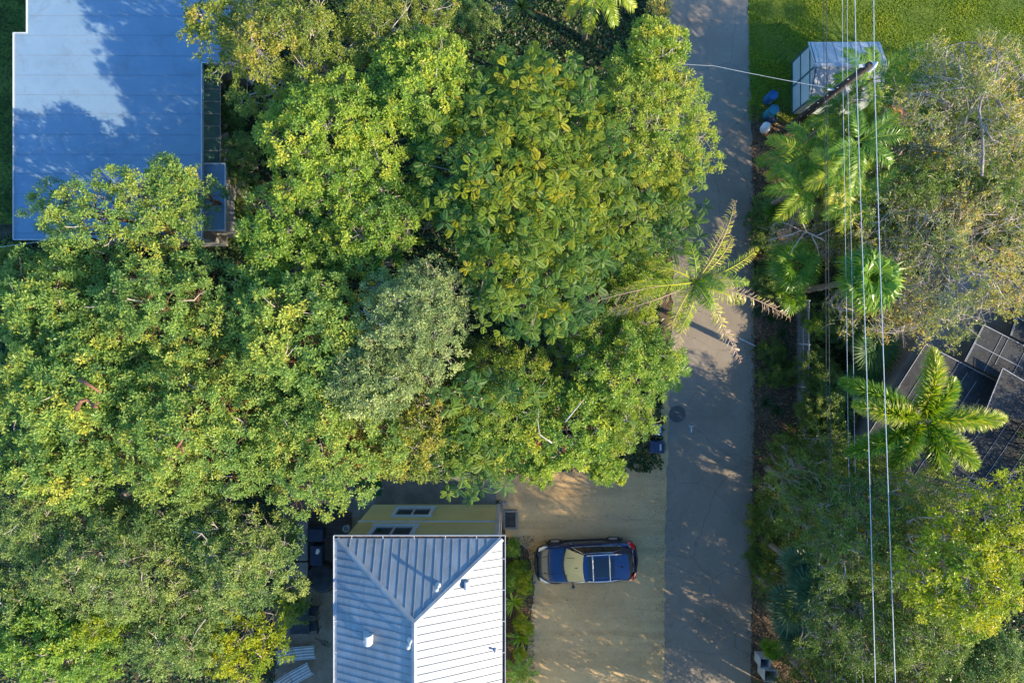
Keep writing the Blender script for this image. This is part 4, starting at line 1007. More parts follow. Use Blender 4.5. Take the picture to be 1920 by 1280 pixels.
# ------------------------------------------------------------------ small things round the shed
def drum(px, py, r, hh, m, label, group):
    p = W(px, py, hh); o = MB().lathe((0, 0, 0), [(r*.93, 0), (r, .06), (r, hh*.3), (r*1.03, hh*.33), (r, hh*.36), (r, hh*.64), (r*1.03, hh*.67), (r, hh*.7), (r*.99, hh-.04), (r*1.02, hh-.02), (r*1.02, hh), (r*.92, hh), (r*.9, hh-.03)], 24).build('barrel', m, smooth=False)
    o.location = (p.x, p.y, 0); return tag(o, label, 'barrel', group)
drum(1450, 178, .23, .85, 'blue_plastic', 'dull blue barrel nearest the shed, topmost of the three', 'blue barrels by the shed')
drum(1452, 205, .23, 1.0, 'teal_plastic', 'bright teal blue barrel in the middle of the three', 'blue barrels by the shed')
drum(1448, 222, .22, .55, 'navy_plastic', 'dark blue barrel next to the white bag', 'blue barrels by the shed')
p = W(1437, 238, .4); rg = np.random.default_rng(4); mb = MB(); rings = []
for k in range(9):
    t = k/8; rr_ = .22*math.sin(PI*(.12+.8*t))**.5; rings.append([(rr_*(1+.12*rg.normal())*math.cos(a), rr_*1.3*(1+.12*rg.normal())*math.sin(a), .55*t) for a in np.linspace(0, 2*PI, 13)[:-1]])
o = mb.loft(rings, closed=True, cap=True).build('bag', 'white_cloth', smooth=True); o.location = (p.x, p.y, 0); o.rotation_euler[2] = -.5
tag(o, 'crumpled white bag lying by the road edge below the barrels', 'bag')
def pot(px, py, sx, sy, hh, label):
    p = W(px, py, hh); mb = MB(); mb.box((0, 0, hh/2), (sx, sy, hh)); mb.box((0, 0, hh-.03), (sx+.08, sy+.08, .06)); mb.box((0, 0, hh+.002), (sx-.1, sy-.1, .01))
    o = mb.build('planter', 'terracotta', bevel=.01); o.location = (p.x, p.y, 0); o.rotation_euler[2] = .1; tag(o, label, 'planter')
pot(1682, 210, .85, .8, .5, 'orange terracotta planter box under the bare twigs')
p = W(1662, 216, .5); o = MB().box((0, 0, .3), (.10, .6, .6)).box((0, 0, .61), (.13, .64, .02)).build('board', 'white_paint', bevel=.005); o.location = (p.x, p.y, 0); tag(o, 'narrow white board standing beside the orange planter', 'board')
for k, (px, py) in enumerate(((1463, 82), (1452, 116), (1460, 122), (1459, 146), (1450, 60))):
    p = W(px, py, 0); o = MB().tube([(0, 0, -.05), (.01, 0, 1.0)], .012, 6).lathe((.01, 0, 1.0), [(.02, 0), (.02, .03)], 6).build('garden_stake', 'black_metal'); o.location = p
    tag(o, 'thin black stake standing in the grass left of the shed', 'stake', 'garden stakes in the grass left of the shed')
# grey open bins at the bottom of the verge
def openbin(px, py, sx, sy, hh, rz, label):
    p = W(px, py, hh); t = .02; mb = MB()
    for (cx, cy, bx, by) in ((0, sy/2, sx, t), (0, -sy/2, sx, t), (sx/2, 0, t, sy-t), (-sx/2, 0, t, sy-t)): mb.box((cx, cy, hh/2), (bx, by, hh))
    mb.box((0, 0, .02), (sx-t, sy-t, .03))
    o = mb.build('bin', 'galvanised', bevel=.006)
    MB().box((0, sy/2+.016, hh-.012), (sx+.05, .028, .028)).box((0, -sy/2-.016, hh-.012), (sx+.05, .028, .028)).box((sx/2+.016, 0, hh-.014), (.028, sy, .028)).box((-sx/2-.016, 0, hh-.014), (.028, sy, .028)).build('rim', 'galvanised', o)
    o.location = (p.x, p.y, 0); o.rotation_euler[2] = rz; tag(o, label, 'bin', 'open grey bins at the foot of the verge')
openbin(1435, 1243, .46, .44, .85, -.05, 'smaller open topped grey bin, upper of the two by the road')
openbin(1446, 1267, .60, .52, 1.0, -.05, 'larger open topped grey bin, lower of the two by the road')
# blue wheeled bins under the tree
def wbin(px, py, sx, sy, m, rz, label):
    p = W(px, py, 1.0); mb = MB()
    rings = [[(-sx*q/2, -sy*q/2, z), (sx*q/2, -sy*q/2, z), (sx*q/2, sy*q/2, z), (-sx*q/2, sy*q/2, z)] for q, z in ((.78, .08), (.96, .92))]
    mb.loft(rings, closed=True, cap=True); o = mb.build('wheeled_bin', m, bevel=.02)
    lid = MB(); lid.loft([[(-sx*q/2, -sy*q/2, z), (sx*q/2, -sy*q/2, z), (sx*q/2, sy*q/2, z), (-sx*q/2, sy*q/2, z)] for q, z in ((1.04, .925), (1.04, .96), (.86, 1.03))], closed=True, cap=True); l = lid.build('lid', m, o, bevel=.012)
    MB().tube([(sx*.5, -sy*.3, .93), (sx*.6, -sy*.3, .95), (sx*.6, sy*.3, .95), (sx*.5, sy*.3, .93)], .016, 6).build('handle', 'plastic_black', o)
    MB().box((sx*.22, 0, 1.045), (sx*.10, sy*.5, .008)).build('glint', 'white_paint', l)  # pale bar on the lid stands in for a highlight
    for sg in (-1, 1): MB().lathe((sx*.36, sg*sy*.44, .10), [(.09, -.02), (.10, 0), (.09, .02)], 14, axis='Y').build('wheel', 'rubber', o)
    o.location = (p.x, p.y, 0); o.rotation_euler[2] = rz; tag(o, label, 'wheeled bin', 'blue wheeled bins at the edge of the lot')
wbin(1232, 838, .72, .60, 'navy_plastic', 0, 'dark navy wheeled bin with a pale painted glint at the road edge')
wbin(1234, 806, .40, .50, 'blue_plastic', 0, 'bright blue wheeled bin half hidden by leaves at the road edge')
# round dark ribbed disc set in the road
p = W(1270, 776, 0); o = MB().lathe((0, 0, .024), [(.42, 0), (.42, .012), (.37, .014), (.36, .008)], 32).build('ribbed_disc', 'iron'); o.location = (p.x, p.y, 0)
mb = MB()
for k in range(9):
    yy = -.32+.08*k; q = math.sqrt(max(0, .34**2-yy*yy)); mb.box((0, yy, .036), (2*q, .03, .01))
mb.build('disc_ribs', 'iron', o); tag(o, 'round dark ribbed disc in the road below the dying palm', 'manhole cover')
# paint marks on the road
p = W(1296, 803, 0); o = MB().bar((0, -.18, .028), (0, .05, .028), .05, .004).bar((0, .05, .0285), (-.10, .16, .0285), .04, .004).bar((0, .05, .029), (.10, .15, .029), .04, .004).build('paint_mark', 'white_cloth'); o.location = (p.x, p.y, 0)
tag(o, 'small white forked paint mark on the asphalt', 'paint mark')
# metal strip across the road edge
a = W(1385, 634, 0); b_ = W(1415, 648, 0); c = (a+b_)/2; o = MB().bar(a-c+Vector((0, 0, .05)), b_-c+Vector((0, 0, .05)), .06, .05).build('metal_bar', 'galvanised', bevel=.01); o.location = c; tag(o, 'short grey metal bar lying at the right edge of the road', 'metal bar')

# ------------------------------------------------------------------ yard left of the house
o = MB(); k = 0; y = W(0, 962, 0).y; x0 = W(560, 0, 0).x; x1 = W(660, 0, 0).x
while y > W(0, 1062, 0).y: o.box(((x0+x1)/2, y, .12), (x1-x0, .125, .04)); y -= .14
o.box(((x0+x1)/2, (W(0, 962, 0).y+y)/2, .05), (x1-x0-.05, W(0, 962, 0).y-y, .09)); dk = o.build('deck', 'deck_wood'); tag(dk, 'dark wooden deck of narrow boards beside the house', 'deck')
p = W(690, 910, 0); o = MB().box((0, 0, .035), (1.35, .95, .02)).build('turf_mat', 'turf', bevel=.004); o.location = p; o.location.z = 0; tag(o, 'dark green artificial turf mat on the patio', 'mat')
def obj_at(o, px, py, z=0, rz=0): q = W(px, py, z); o.location = (q.x, q.y, z); o.rotation_euler[2] = rz; return o
t = MB(); t.box((0, 0, .12), (.30, .18, .14)).box((.15, 0, .20), (.03, .30, .26)); o = obj_at(t.build('toy_seat', 'blue_plastic', bevel=.02), 704, 917, .05, .15)
tag(o, 'small bright blue plastic toy seat at the edge of the turf mat', 'toy')
MB().tube([(.15, 0, .3), (.45, .04, .12)], .012, 6).build('handle', 'white_paint', o)
# grill cabinet
def box_thing(name, px, py, sx, sy, hh, m, label, cat, rz=0, top=None, z0=0, grp=None, topm=None):
    q = W(px, py, z0+hh); mb = MB(); mb.box((0, 0, hh/2), (sx, sy, hh)); o = mb.build(name, m, bevel=.02); o.location = (q.x, q.y, z0); o.rotation_euler[2] = rz
    l = MB(); l.box((0, 0, hh+.022), (sx+.04, sy+.04, .04)); l.build(top or 'lid', topm or m, o, bevel=.012); tag(o, label, cat, grp); return o
g_ = box_thing('grill_cabinet', 618, 958, .85, .55, .9, 'black_metal', 'black grill cabinet with a slatted top against the deck', 'grill')
mb = MB()
for k in range(9): mb.bar((-.34+.085*k, -.2, .95), (-.34+.085*k, .2, .95), .015)
mb.build('grate', 'iron', g_)
box_thing('side_table', 611, 937, .95, .55, .55, 'patio_stone', 'grey patio side table above the grill cabinet', 'table', top='tabletop', topm='concrete')
box_thing('storage_box', 592, 1003, .66, .55, .6, 'navy_plastic', 'dark navy storage box on the deck, upper of two', 'storage box', grp='navy storage boxes beside the sofa', z0=.14)
sb = box_thing('storage_box', 593, 1041, .52, .9, .6, 'navy_plastic', 'dark navy storage box with a white cloth on it, lower of two', 'storage box', grp='navy storage boxes beside the sofa', z0=.14)
q = W(595, 1033, .8); o = MB().slab([(-.1, -.12, 0), (.04, -.14, .01), (.12, .0, .0), (.08, .13, .012), (-.05, .10, 0)], .012).build('cloth', 'white_cloth'); o.location = (q.x, q.y, .80); tag(o, 'small crumpled white cloth on the lower navy box', 'cloth')
p = W(653, 986, 0); o = MB().lathe((0, 0, .14), [(.12, 0), (.16, .32), (.17, .33), (.15, .33), (.12, .05)], 16).build('bucket', 'white_paint', smooth=False); o.location = (p.x-.0, p.y, 0); tag(o, 'white bucket by the corner of the yellow wall', 'bucket')
# outdoor sofa
s = empty('outdoor_sofa', W(565, 1030, 0), 'light grey modular outdoor sofa against the foliage left of the deck', 'sofa')
for k, (dy, L_) in enumerate(((1.05, 1.0), (.05, 1.0), (-.85, .75))):
    MB().box((.08, dy, .33), (.72, L_-.04, .20)).build('seat_cushion', 'grey_fabric', s, bevel=.06, seg=3)
    MB().box((-.30, dy, .55), (.20, L_-.06, .42)).build('back_cushion', 'grey_fabric', s, bevel=.06, seg=3)
MB().box((.0, .18, .14), (.86, 2.85, .16)).box((-.42, .18, .38), (.05, 2.85, .6)).build('frame', 'black_metal', s, bevel=.01)
p = W(606, 1078, 0); o = MB().lathe((0, 0, 0), [(.80, .02), (.84, .10), (.70, .38), (.60, .42), (.10, .46)], 28).build('fire_pit', 'black_metal', smooth=False); o.location = (p.x, p.y, 0); tag(o, 'round black covered fire pit at the end of the deck', 'fire pit')
def chair(name, px, py, rz, m, label, grp=None):
    c = empty(name, W(px, py, 0), label, 'chair', grp, rz)
    MB().box((0, 0, .43), (.50, .50, .05)).build('seat', m, c, bevel=.015)
    MB().box((-.26, 0, .70), (.05, .50, .45), M=Matrix.Rotation(-.15, 3, 'Y')).build('backrest', m, c, bevel=.015)
    for sx in (-.22, .22):
        for sy in (-.22, .22): MB().tube([(sx, sy, 0), (sx*.95, sy*.95, .41)], .015, 6).build('leg', 'black_metal', c)
    for sy in (-.27, .27): MB().tube([(-.22, sy, .42), (-.22, sy, .63), (.18, sy, .63), (.22, sy, .42)], .014, 6).build('armrest', 'black_metal', c)
chair('garden_chair', 566, 1092, 1.5, 'grey_fabric', 'grey garden chair just below the sofa')
t = empty('patio_table', W(570, 1148, 0), 'black rectangular patio table with a tangle of white flowers', 'table')
MB().box((0, 0, .72), (.95, 1.5, .03)).build('tabletop', 'black_metal', t, bevel=.008)
for sx in (-.42, .42):
    for sy in (-.68, .68): MB().tube([(sx, sy, 0), (sx, sy, .70)], .022, 8).build('leg', 'black_metal', t)
chair('patio_chair', 592, 1138, 3.0, 'black_metal', 'black patio chair right of the table, nearer the deck', 'black chairs round the patio table')
chair('patio_chair', 593, 1166, 3.3, 'black_metal', 'black patio chair right of the table, nearer the loungers', 'black chairs round the patio table')
strappy('white_flowers', 'white flowering plant below the black patio table', 564, 1180, 70, .35, 21, m='white_cloth', w=.05, droop=.3, cat='plant')
def lounger(px, py, rz, label):
    c = empty('sun_lounger', W(px, py, 0), label, 'sun lounger', 'grey sun loungers by the left wall of the house', rz)
    def strip(a, b_, n, nm):
        mb = MB(); a = Vector(a); b_ = Vector(b_); d = (b_-a)
        mb.slab([tuple(a+Vector((0, -.28, 0))), tuple(b_+Vector((0, -.28, 0))), tuple(b_+Vector((0, .28, 0))), tuple(a+Vector((0, .28, 0)))], .02)
        o = mb.build(nm, 'grey_fabric', c); w_ = MB()
        for k in range(4): yy = -.21+.14*k; w_.bar(a+Vector((0, yy, .012)), b_+Vector((0, yy, .012)), .035, .02)
        w_.build('stripe', 'white_cloth', o)
    strip((-.05, 0, .36), (.98, 0, .34), 8, 'seat'); strip((-.08, 0, .37), (-.72, 0, .62), 6, 'backrest')
    MB().tube([(-.1, -.31, .35), (1.02, -.31, .33), (1.02, .31, .33), (-.1, .31, .35)], .018, 6).tube([(-.1, -.31, .35), (-.76, -.31, .62), (-.76, .31, .62), (-.1, .31, .35)], .018, 6).build('frame', 'wire_metal', c)
    for x_, y_ in ((.85, .3), (.85, -.3), (-.35, .3), (-.35, -.3)): MB().tube([(x_, y_, 0), (x_, y_, .34)], .016, 6).build('leg', 'wire_metal', c)
lounger(556, 1219, R(5), 'grey striped sun lounger, upper of the two beside the roof edge')
lounger(552, 1264, R(28), 'grey striped sun lounger turned askew at the bottom of the yard')
# hose on sand
rg = random.Random(3); pts = []; q = W(590, 1195, 0)
for k in range(60): a_ = k*.55; pts.append((.011*k*1.1+.12*math.cos(a_)*(1 if k > 30 else .2), -.006*k+.12*math.sin(a_)*(1 if k > 30 else .3), .03))
o = MB().tube(pts, .011, 6).build('garden_hose', 'black_metal', smooth=True); o.location = (q.x, q.y, 0); tag(o, 'thin black garden hose coiled on the sand beside the house', 'hose')
p = W(521, 993, 0); o = MB().tube([(0, 0, 0), (0, 0, 1.9)], .035, 8).lathe((0, 0, 1.9), [(.05, 0), (.05, .03), (.01, .06)], 8).build('fence_post', 'galvanised'); o.location = (p.x, p.y, 0); tag(o, 'grey metal fence post between the trees and the sofa', 'fence post')
p = W(53, 520, 0); o = MB().tube([(0, 0, 0), (0, 0, 3.6)], .03, 8).lathe((0, 0, 3.6), [(.05, 0), (.05, .03), (.01, .06)], 8).build('fence_post', 'white_paint'); o.location = (p.x, p.y, 0); tag(o, 'thin white post below the lower left corner of the flat roof', 'post')
# window well beside the house
t = empty('window_well', W(957, 973, 0), 'square timber framed pit with a dark mesh cover beside the yellow house', 'pit')
mb = MB(); 
for (cx, cy, bx, by) in ((0, .42, .72, .10), (0, -.42, .72, .10), (.31, 0, .10, .74), (-.31, 0, .10, .74)): mb.box((cx, cy, .06), (bx, by, .12))
mb.build('frame', 'grey_wood', t, bevel=.008); MB().box((0, 0, .05), (.52, .74, .03)).build('cover', 'black_metal', t)
mb = MB()
for k in range(9): mb.box((-.24+.06*k, 0, .068), (.006, .73, .006))
mb.build('mesh', 'iron', t)

# rocks round the planting bed
rgn = np.random.default_rng(8)
def rock(px, py, s_, label, grp, m='rock'):
    n = 8; rings = []; 
    for k in range(6):
        t = k/5; r_ = s_*math.sin(PI*(.08+.84*t))**.7; rings.append([(r_*(1+.22*rgn.normal()*.6)*math.cos(a), r_*(1+.22*rgn.normal()*.6)*math.sin(a), s_*1.1*t-.03) for a in np.linspace(0, 2*PI, n+1)[:-1]])
    o = MB().loft(rings, closed=True, cap=True).build('rock', m); q = W(px, py, 0); o.location = (q.x, q.y, 0); tag(o, label, 'rock', grp)
for k, (px, py, s_) in enumerate(((997,1040,.09),(1002,1056,.07),(995,1075,.10),(1003,1092,.08),(999,1012,.07),(988,1024,.08),(935,955,.10),(942,948,.09),(930,966,.07),(948,942,.10),(938,940,.06),(1001,1118,.08),(997,1140,.07),(994,1165,.09),(990,1188,.07),(993,1210,.08),(988,1235,.09),(998,1100,.06))):
    rock(px, py, s_, 'pale grey rock edging the planting bed beside the gravel', 'rocks edging the planting bed')


# ------------------------------------------------------------------ trees: the big canopy on the left
GL = 'broadleaf trees of the left hand canopy'
CAN = [
 # name, label, px, py, rx, ry, ztop, species, seed, extras
 ('gumbo_limbo_tree','green tree overhanging the lower edge of the white flat roof',205,405,185,105,8.6,'gumbo',1,dict(lob=.62,gap=.16,tshift=.02,drop=.35)),
 ('gumbo_limbo_tree','small limb of foliage reaching up beside the flat roof porch',330,345,58,68,8.0,'gumbo',2,dict(lob=.55)),
 ('gumbo_limbo_tree','green tree at the left frame edge below the white post',75,575,150,115,8.6,'gumbo',3,dict(tshift=-.03,lob=.8)),
 ('gumbo_limbo_tree','green tree with red bark showing in the middle of the left canopy',290,580,185,150,9.6,'gumbo',4,dict(tshift=.02,lob=.8,gap=.14)),
 ('gumbo_limbo_tree','green tree left of the pale silvery tree',545,625,165,165,9.8,'gumbo',5,dict(tshift=.03,lob=.8,gap=.12)),
 ('gumbo_limbo_tree','broad green tree on the left edge with a bent red limb showing',110,740,185,150,9.4,'gumbo',6,dict(tshift=.05,lob=.8,gap=.04)),
 ('gumbo_limbo_tree','broad green tree in the centre of the lower left canopy',345,800,200,165,9.8,'gumbo',7,dict(tshift=.04,lob=.85)),
 ('gumbo_limbo_tree','yellow green tree above the stone patio and deck',585,830,190,150,9.2,'gumbo',8,dict(tshift=.09,lob=.75)),
 ('gumbo_limbo_tree','green tree at the left frame edge above the dusky trees',70,880,150,75,8.8,'gumbo',9,dict(tshift=.06,lob=.7)),
 ('gumbo_limbo_tree','yellow tinged tree hanging over the yellow wall of the house',760,825,115,95,8.0,'olive',10,dict(tshift=.12,lob=.6,gap=.1)),
 ('broadleaf_tree','vivid green tree right of the flat roof porch',520,455,120,130,9.0,'lime',11,dict(tshift=-.10,lob=.7,gap=.12)),
 ('broadleaf_tree','bright lime green tree in the upper middle of the canopy',620,255,155,160,10.2,'lime',12,dict(tshift=.08,lob=.75)),
 ('broadleaf_tree','bright lime green tree against the golden rosette tree',790,160,120,130,10.0,'lime',13,dict(tshift=.08,lob=.7)),
 ('broadleaf_tree','deep green tree between the lime tree and the silvery tree',700,410,140,115,9.4,'lime',14,dict(tshift=-.08,lob=.75)),
 ('broadleaf_tree','olive green tree spreading over the right edge of the white roof',530,75,190,125,9.6,'olive',15,dict(lob=.7,tshift=.02,gap=.04)),
 ('broadleaf_tree','olive green tree at the top of the frame with dead grey sticks',740,35,130,90,9.2,'olive',16,dict(lob=.7,tshift=-.03)),
 ('broadleaf_tree','small olive sprig reaching left over the white roof',400,45,75,65,8.6,'olive',17,dict(lob=.5,gap=.2)),
 ('silver_leaf_tree','pale silvery leaved tree in the middle of the green canopy',775,600,120,125,10.2,'silver',18,dict(lob=.6)),
 ('silver_leaf_tree','pale silvery leaved tree crown just below the other silvery one',690,710,115,85,9.6,'silver',19,dict(lob=.55,tshift=-.06)),
 ('broadleaf_tree','fresh green tree left of the silvery tree low in the canopy',640,730,110,90,8.9,'gumbo',20,dict(lob=.6,tshift=.04)),
 ('sage_tree','dusky grey green tree at the lower left with feathery sprays',190,1085,205,125,8.6,'sage',21,dict(lob=.6,tshift=.02,group=None)),
 ('sage_tree','dusky grey green tree left of the grey sofa',440,1060,120,115,8.4,'sage',22,dict(lob=.6,tshift=.04)),
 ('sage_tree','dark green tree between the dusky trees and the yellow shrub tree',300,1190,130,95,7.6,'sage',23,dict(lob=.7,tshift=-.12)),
 ('sage_tree','green tree in the bottom left corner',90,1215,150,110,8.0,'lime',24,dict(lob=.7,tshift=-.10)),
 ('sage_tree','dusky tree at the left frame edge below the broad green trees',70,985,140,85,8.0,'sage',25,dict(lob=.7,tshift=-.08)),
 ('sage_tree','dusky tree on the left frame edge above the corner tree',15,1120,110,80,7.6,'sage',40,dict(lob=.6,tshift=-.05)),
 ('sage_tree','dark tree in the gap above the dusky grey green trees',300,980,150,80,7.8,'sage',26,dict(lob=.7,tshift=-.05)),
 ('yellow_tree','yellow leaved tree beside the sun loungers',450,1215,95,85,6.6,'gold',27,dict(lob=.6,gap=.05)),
 ('yellow_tree','small yellow green tree between the dark tree and the bottom corner',185,1170,60,40,7.9,'gold',28,dict(lob=.45,tshift=-.15)),
 ('fine_leaf_tree','fine leaved light green tree reaching over the road',1215,235,150,165,9.6,'fig',29,dict(lob=.55,tshift=.08)),
 ('fine_leaf_tree','fine leaved light green tree at the top beside the golden palm',1225,115,85,85,9.0,'fig',30,dict(lob=.5,tshift=.03)),
 ('fine_leaf_tree','fine leaved tree below the golden rosettes with bare twigs',1185,520,75,125,7.2,'fig',31,dict(lob=.55,tshift=-.08)),
 ('fine_leaf_tree','bright green tree left of the road above the gravel lot',1170,690,115,105,8.4,'lime',32,dict(lob=.55,tshift=.03)),
 ('fine_leaf_tree','yellow green tree hanging over the top of the gravel lot',1070,790,130,100,7.9,'lime',33,dict(lob=.45,tshift=.05,gap=.22)),
 ('fine_leaf_tree','twiggy green tree left of the wheeled bins',1165,790,80,75,7.6,'fig',34,dict(lob=.5,tshift=.04,gap=.08)),
 ('fine_leaf_tree','twiggy green tree below the dark gap beside the silvery tree',960,745,125,100,8.0,'fig',35,dict(lob=.55,tshift=-.02,gap=.05)),
 ('fine_leaf_tree','leafy tree between the twiggy trees and the mimosa',900,830,110,70,7.2,'lime',36,dict(lob=.5,tshift=-.02,gap=.05)),
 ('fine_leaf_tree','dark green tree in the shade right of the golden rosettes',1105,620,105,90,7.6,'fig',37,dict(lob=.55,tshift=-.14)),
 ('fine_leaf_tree','thin hanging branch of leaves over the gravel, nearest the road',1135,875,38,36,6.6,'lime',38,dict(lob=.32,gap=.1,tshift=.12)),
 ('fine_leaf_tree','thin hanging branch of leaves over the gravel, left of the longer one',1010,875,42,30,6.6,'lime',39,dict(lob=.3,gap=.1,tshift=.08)),
]
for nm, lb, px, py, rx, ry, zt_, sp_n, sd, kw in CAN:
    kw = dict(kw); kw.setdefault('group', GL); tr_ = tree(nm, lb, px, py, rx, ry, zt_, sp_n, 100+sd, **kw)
    if sd == 6: add_limbs(tr_, [[(143,768),(152,752),(164,749),(175,760),(186,754)],[(150,712),(168,722),(190,736)],[(175,760),(182,764)]], 9.45, .09, 'bark_red')
    if sd == 7: add_limbs(tr_, [[(352,800),(338,830),(322,852),(308,880)],[(338,830),(345,850)]], 9.5, .07, 'bark_red')
    if sd == 22: add_limbs(tr_, [[(362,996),(378,1000),(388,1012),(382,1022)],[(378,1000),(368,1008)],[(385,1160),(370,1180),(362,1195)]], 8.4, .03, 'bark_grey')
    if sd == 33: add_limbs(tr_, [[(1035,830),(1012,815),(1008,790),(1010,765)],[(1060,790),(1085,760),(1100,742)]], 7.9, .03, 'bark_pale')

fantree('rosette_tree', 'large tree of golden and green feathery rosettes in the centre of the canopy', 985, 335, 192, 282, 10.6, 201, rot=.12, frL=.36, frW=.195, dens=1.0)
tree('fine_leaf_tree', 'small leaved green crown mixed in among the golden rosettes', 995, 340, 165, 245, 10.0, 'fig', 206, lob=.6, tshift=-.08, gap=.1, drop=.30, group=GL)
fantree('rosette_tree', 'smaller golden rosette crown leaning towards the road', 1190, 370, 125, 95, 9.4, 202, rot=.5, frL=.34, frW=.17, dens=.95)
fantree('mimosa_tree', 'feathery dark green mimosa in front of the yellow wall', 880, 860, 75, 75, 7.4, 203, frL=.42, frW=.17, tb0=.30, dens=.8, ypts=.12)
fantree('mimosa_tree', 'feathery dark green mimosa beside the dark gap in the canopy', 905, 735, 85, 50, 8.8, 204, frL=.46, frW=.20, tb0=.22, dens=.55, ypts=.1, rot=.3)
fantree('mimosa_tree', 'feathery green mimosa sprig at the road edge above the dying palm', 1275, 430, 38, 50, 6.5, 205, frL=.50, frW=.20, tb0=.28, dens=.9, ypts=.0)

for nm_, reg_, n_, lb_ in (('undergrowth', (-200,440,1240,880), 60000, 'dark leafy undergrowth as shade filler under the left hand canopy'), ('undergrowth', (-200,860,520,1500), 26000, 'dark leafy undergrowth as shade filler under the dusky grey green trees'), ('undergrowth', (425,-60,1250,460), 42000, 'dark leafy undergrowth as shade filler under the rosette tree'), ('undergrowth', (1500,230,2100,1500), 60000, 'dark leafy undergrowth as shade fill in the right hand garden')):
    o = scatter_flat(nm_, '', reg_, n_, .20, n_+len(lb_), z=.1, tilt=1.2).build(nm_, 'leaf_dark'); tag(o, lb_, 'undergrowth', kind='stuff')  # dark leaf layer added so the canopy gaps look deeply shaded

# ------------------------------------------------------------------ trees and shrubs on the right
GRT = 'trees of the right hand garden'
bt_ = twiggy('bare_tree', 'sparse tree with pale grey limbs and yellowing leaves in the upper right', 1835, 215, 140, 165, 7.6, 301, group=GRT)
add_limbs(bt_, [[(1841,330),(1843,290),(1842,245),(1836,208),(1839,190),(1824,166),(1808,160),(1793,148),(1768,151)],[(1839,190),(1847,168),(1862,158),(1886,136)],[(1818,163),(1795,165),(1762,172)],[(1868,186),(1880,205),(1893,228),(1905,240)],[(1842,235),(1860,262),(1876,268)],[(1808,160),(1802,138),(1797,118),(1801,100)],[(1862,158),(1868,130),(1873,100)]], 7.25, .055, 'bark_grey')
twiggy('bare_tree', 'sparse brown twigged tree at the right edge above the dark roof', 1810, 450, 190, 165, 7.4, 302, group=GRT, leafy=1.0)
bt_ = twiggy('bare_tree', 'small sparse tree of pale twigs in the middle of the palms', 1520, 440, 80, 50, 4.2, 303, nscale=.8, leafy=.6, group=GRT)
add_limbs(bt_, [[(1548,452),(1520,438),(1502,432),(1478,420),(1455,414)],[(1502,432),(1484,440),(1462,444),(1440,452)],[(1512,434),(1502,412),(1498,392),(1488,384)],[(1508,436),(1494,455),(1480,478)],[(1530,443),(1556,430),(1575,420)],[(1520,438),(1532,462),(1536,480)]], 4.9, .03, 'twig')
twiggy('bare_tree', 'low sparse tree with orange leaves over the round fan palm', 1680, 570, 90, 60, 6.2, 304, nscale=.9, leafy=.9, group=GRT)
tree('green_tree', 'low green tree under the bare grey branches', 1755, 260, 70, 90, 6.4, 'lace', 305, lob=.5, tshift=.1, group=GRT)
tree('green_tree', 'low mixed green tree right of the palms', 1660, 390, 100, 90, 5.6, 'lace', 306, lob=.5, tshift=-.02, gap=.1, group=GRT)
tree('green_tree', 'green leafy crown showing through the twigs left of the pale limb', 1730, 345, 75, 50, 7.3, 'lace', 308, lob=.42, tshift=.05, gap=.2, group=GRT)
tree('green_tree', 'small green crown between the two bare trees at the right edge', 1870, 350, 50, 45, 7.4, 'lace', 309, lob=.4, tshift=.0, gap=.2, group=GRT)
tree('green_tree', 'dim green shrub tree behind the orange planter', 1600, 430, 80, 70, 4.6, 'sage', 307, lob=.5, tshift=.02, group=GRT)
LC = [
 ('lacy green tree beside the road below the fence', 1545, 930, 100, 90, 5.6, 'lace', .08),
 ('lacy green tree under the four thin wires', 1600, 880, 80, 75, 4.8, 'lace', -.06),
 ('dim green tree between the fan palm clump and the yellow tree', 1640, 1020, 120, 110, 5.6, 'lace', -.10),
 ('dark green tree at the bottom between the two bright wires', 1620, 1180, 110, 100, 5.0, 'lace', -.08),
 ('yellow speckled tree along the bottom beside the fan palm clump', 1585, 1225, 75, 60, 4.6, 'lace', .10),
 ('sunlit yellow tree in the lower right', 1820, 1085, 120, 120, 7.0, 'gold', .02),
 ('sunlit yellow tree at the lower right frame edge', 1890, 985, 90, 100, 6.6, 'gold', -.08),
 ('dim olive tree left of the sunlit yellow trees', 1720, 960, 90, 80, 5.6, 'lace', .02),
 ('green tree at the bottom under the sunlit yellow tree', 1730, 1190, 110, 90, 5.4, 'lace', .06),
 ('dark tree at the bottom right corner', 1860, 1240, 90, 70, 4.4, 'sage', -.12),
]
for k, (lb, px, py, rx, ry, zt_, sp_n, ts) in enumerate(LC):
    tree('garden_tree', lb, px, py, rx*1.08, ry*1.08, zt_*(1.65 if px > 1600 else 1.25), sp_n, 320+k, skirt=.8, lob=.5, tshift=ts, gap=.03, group=GRT)

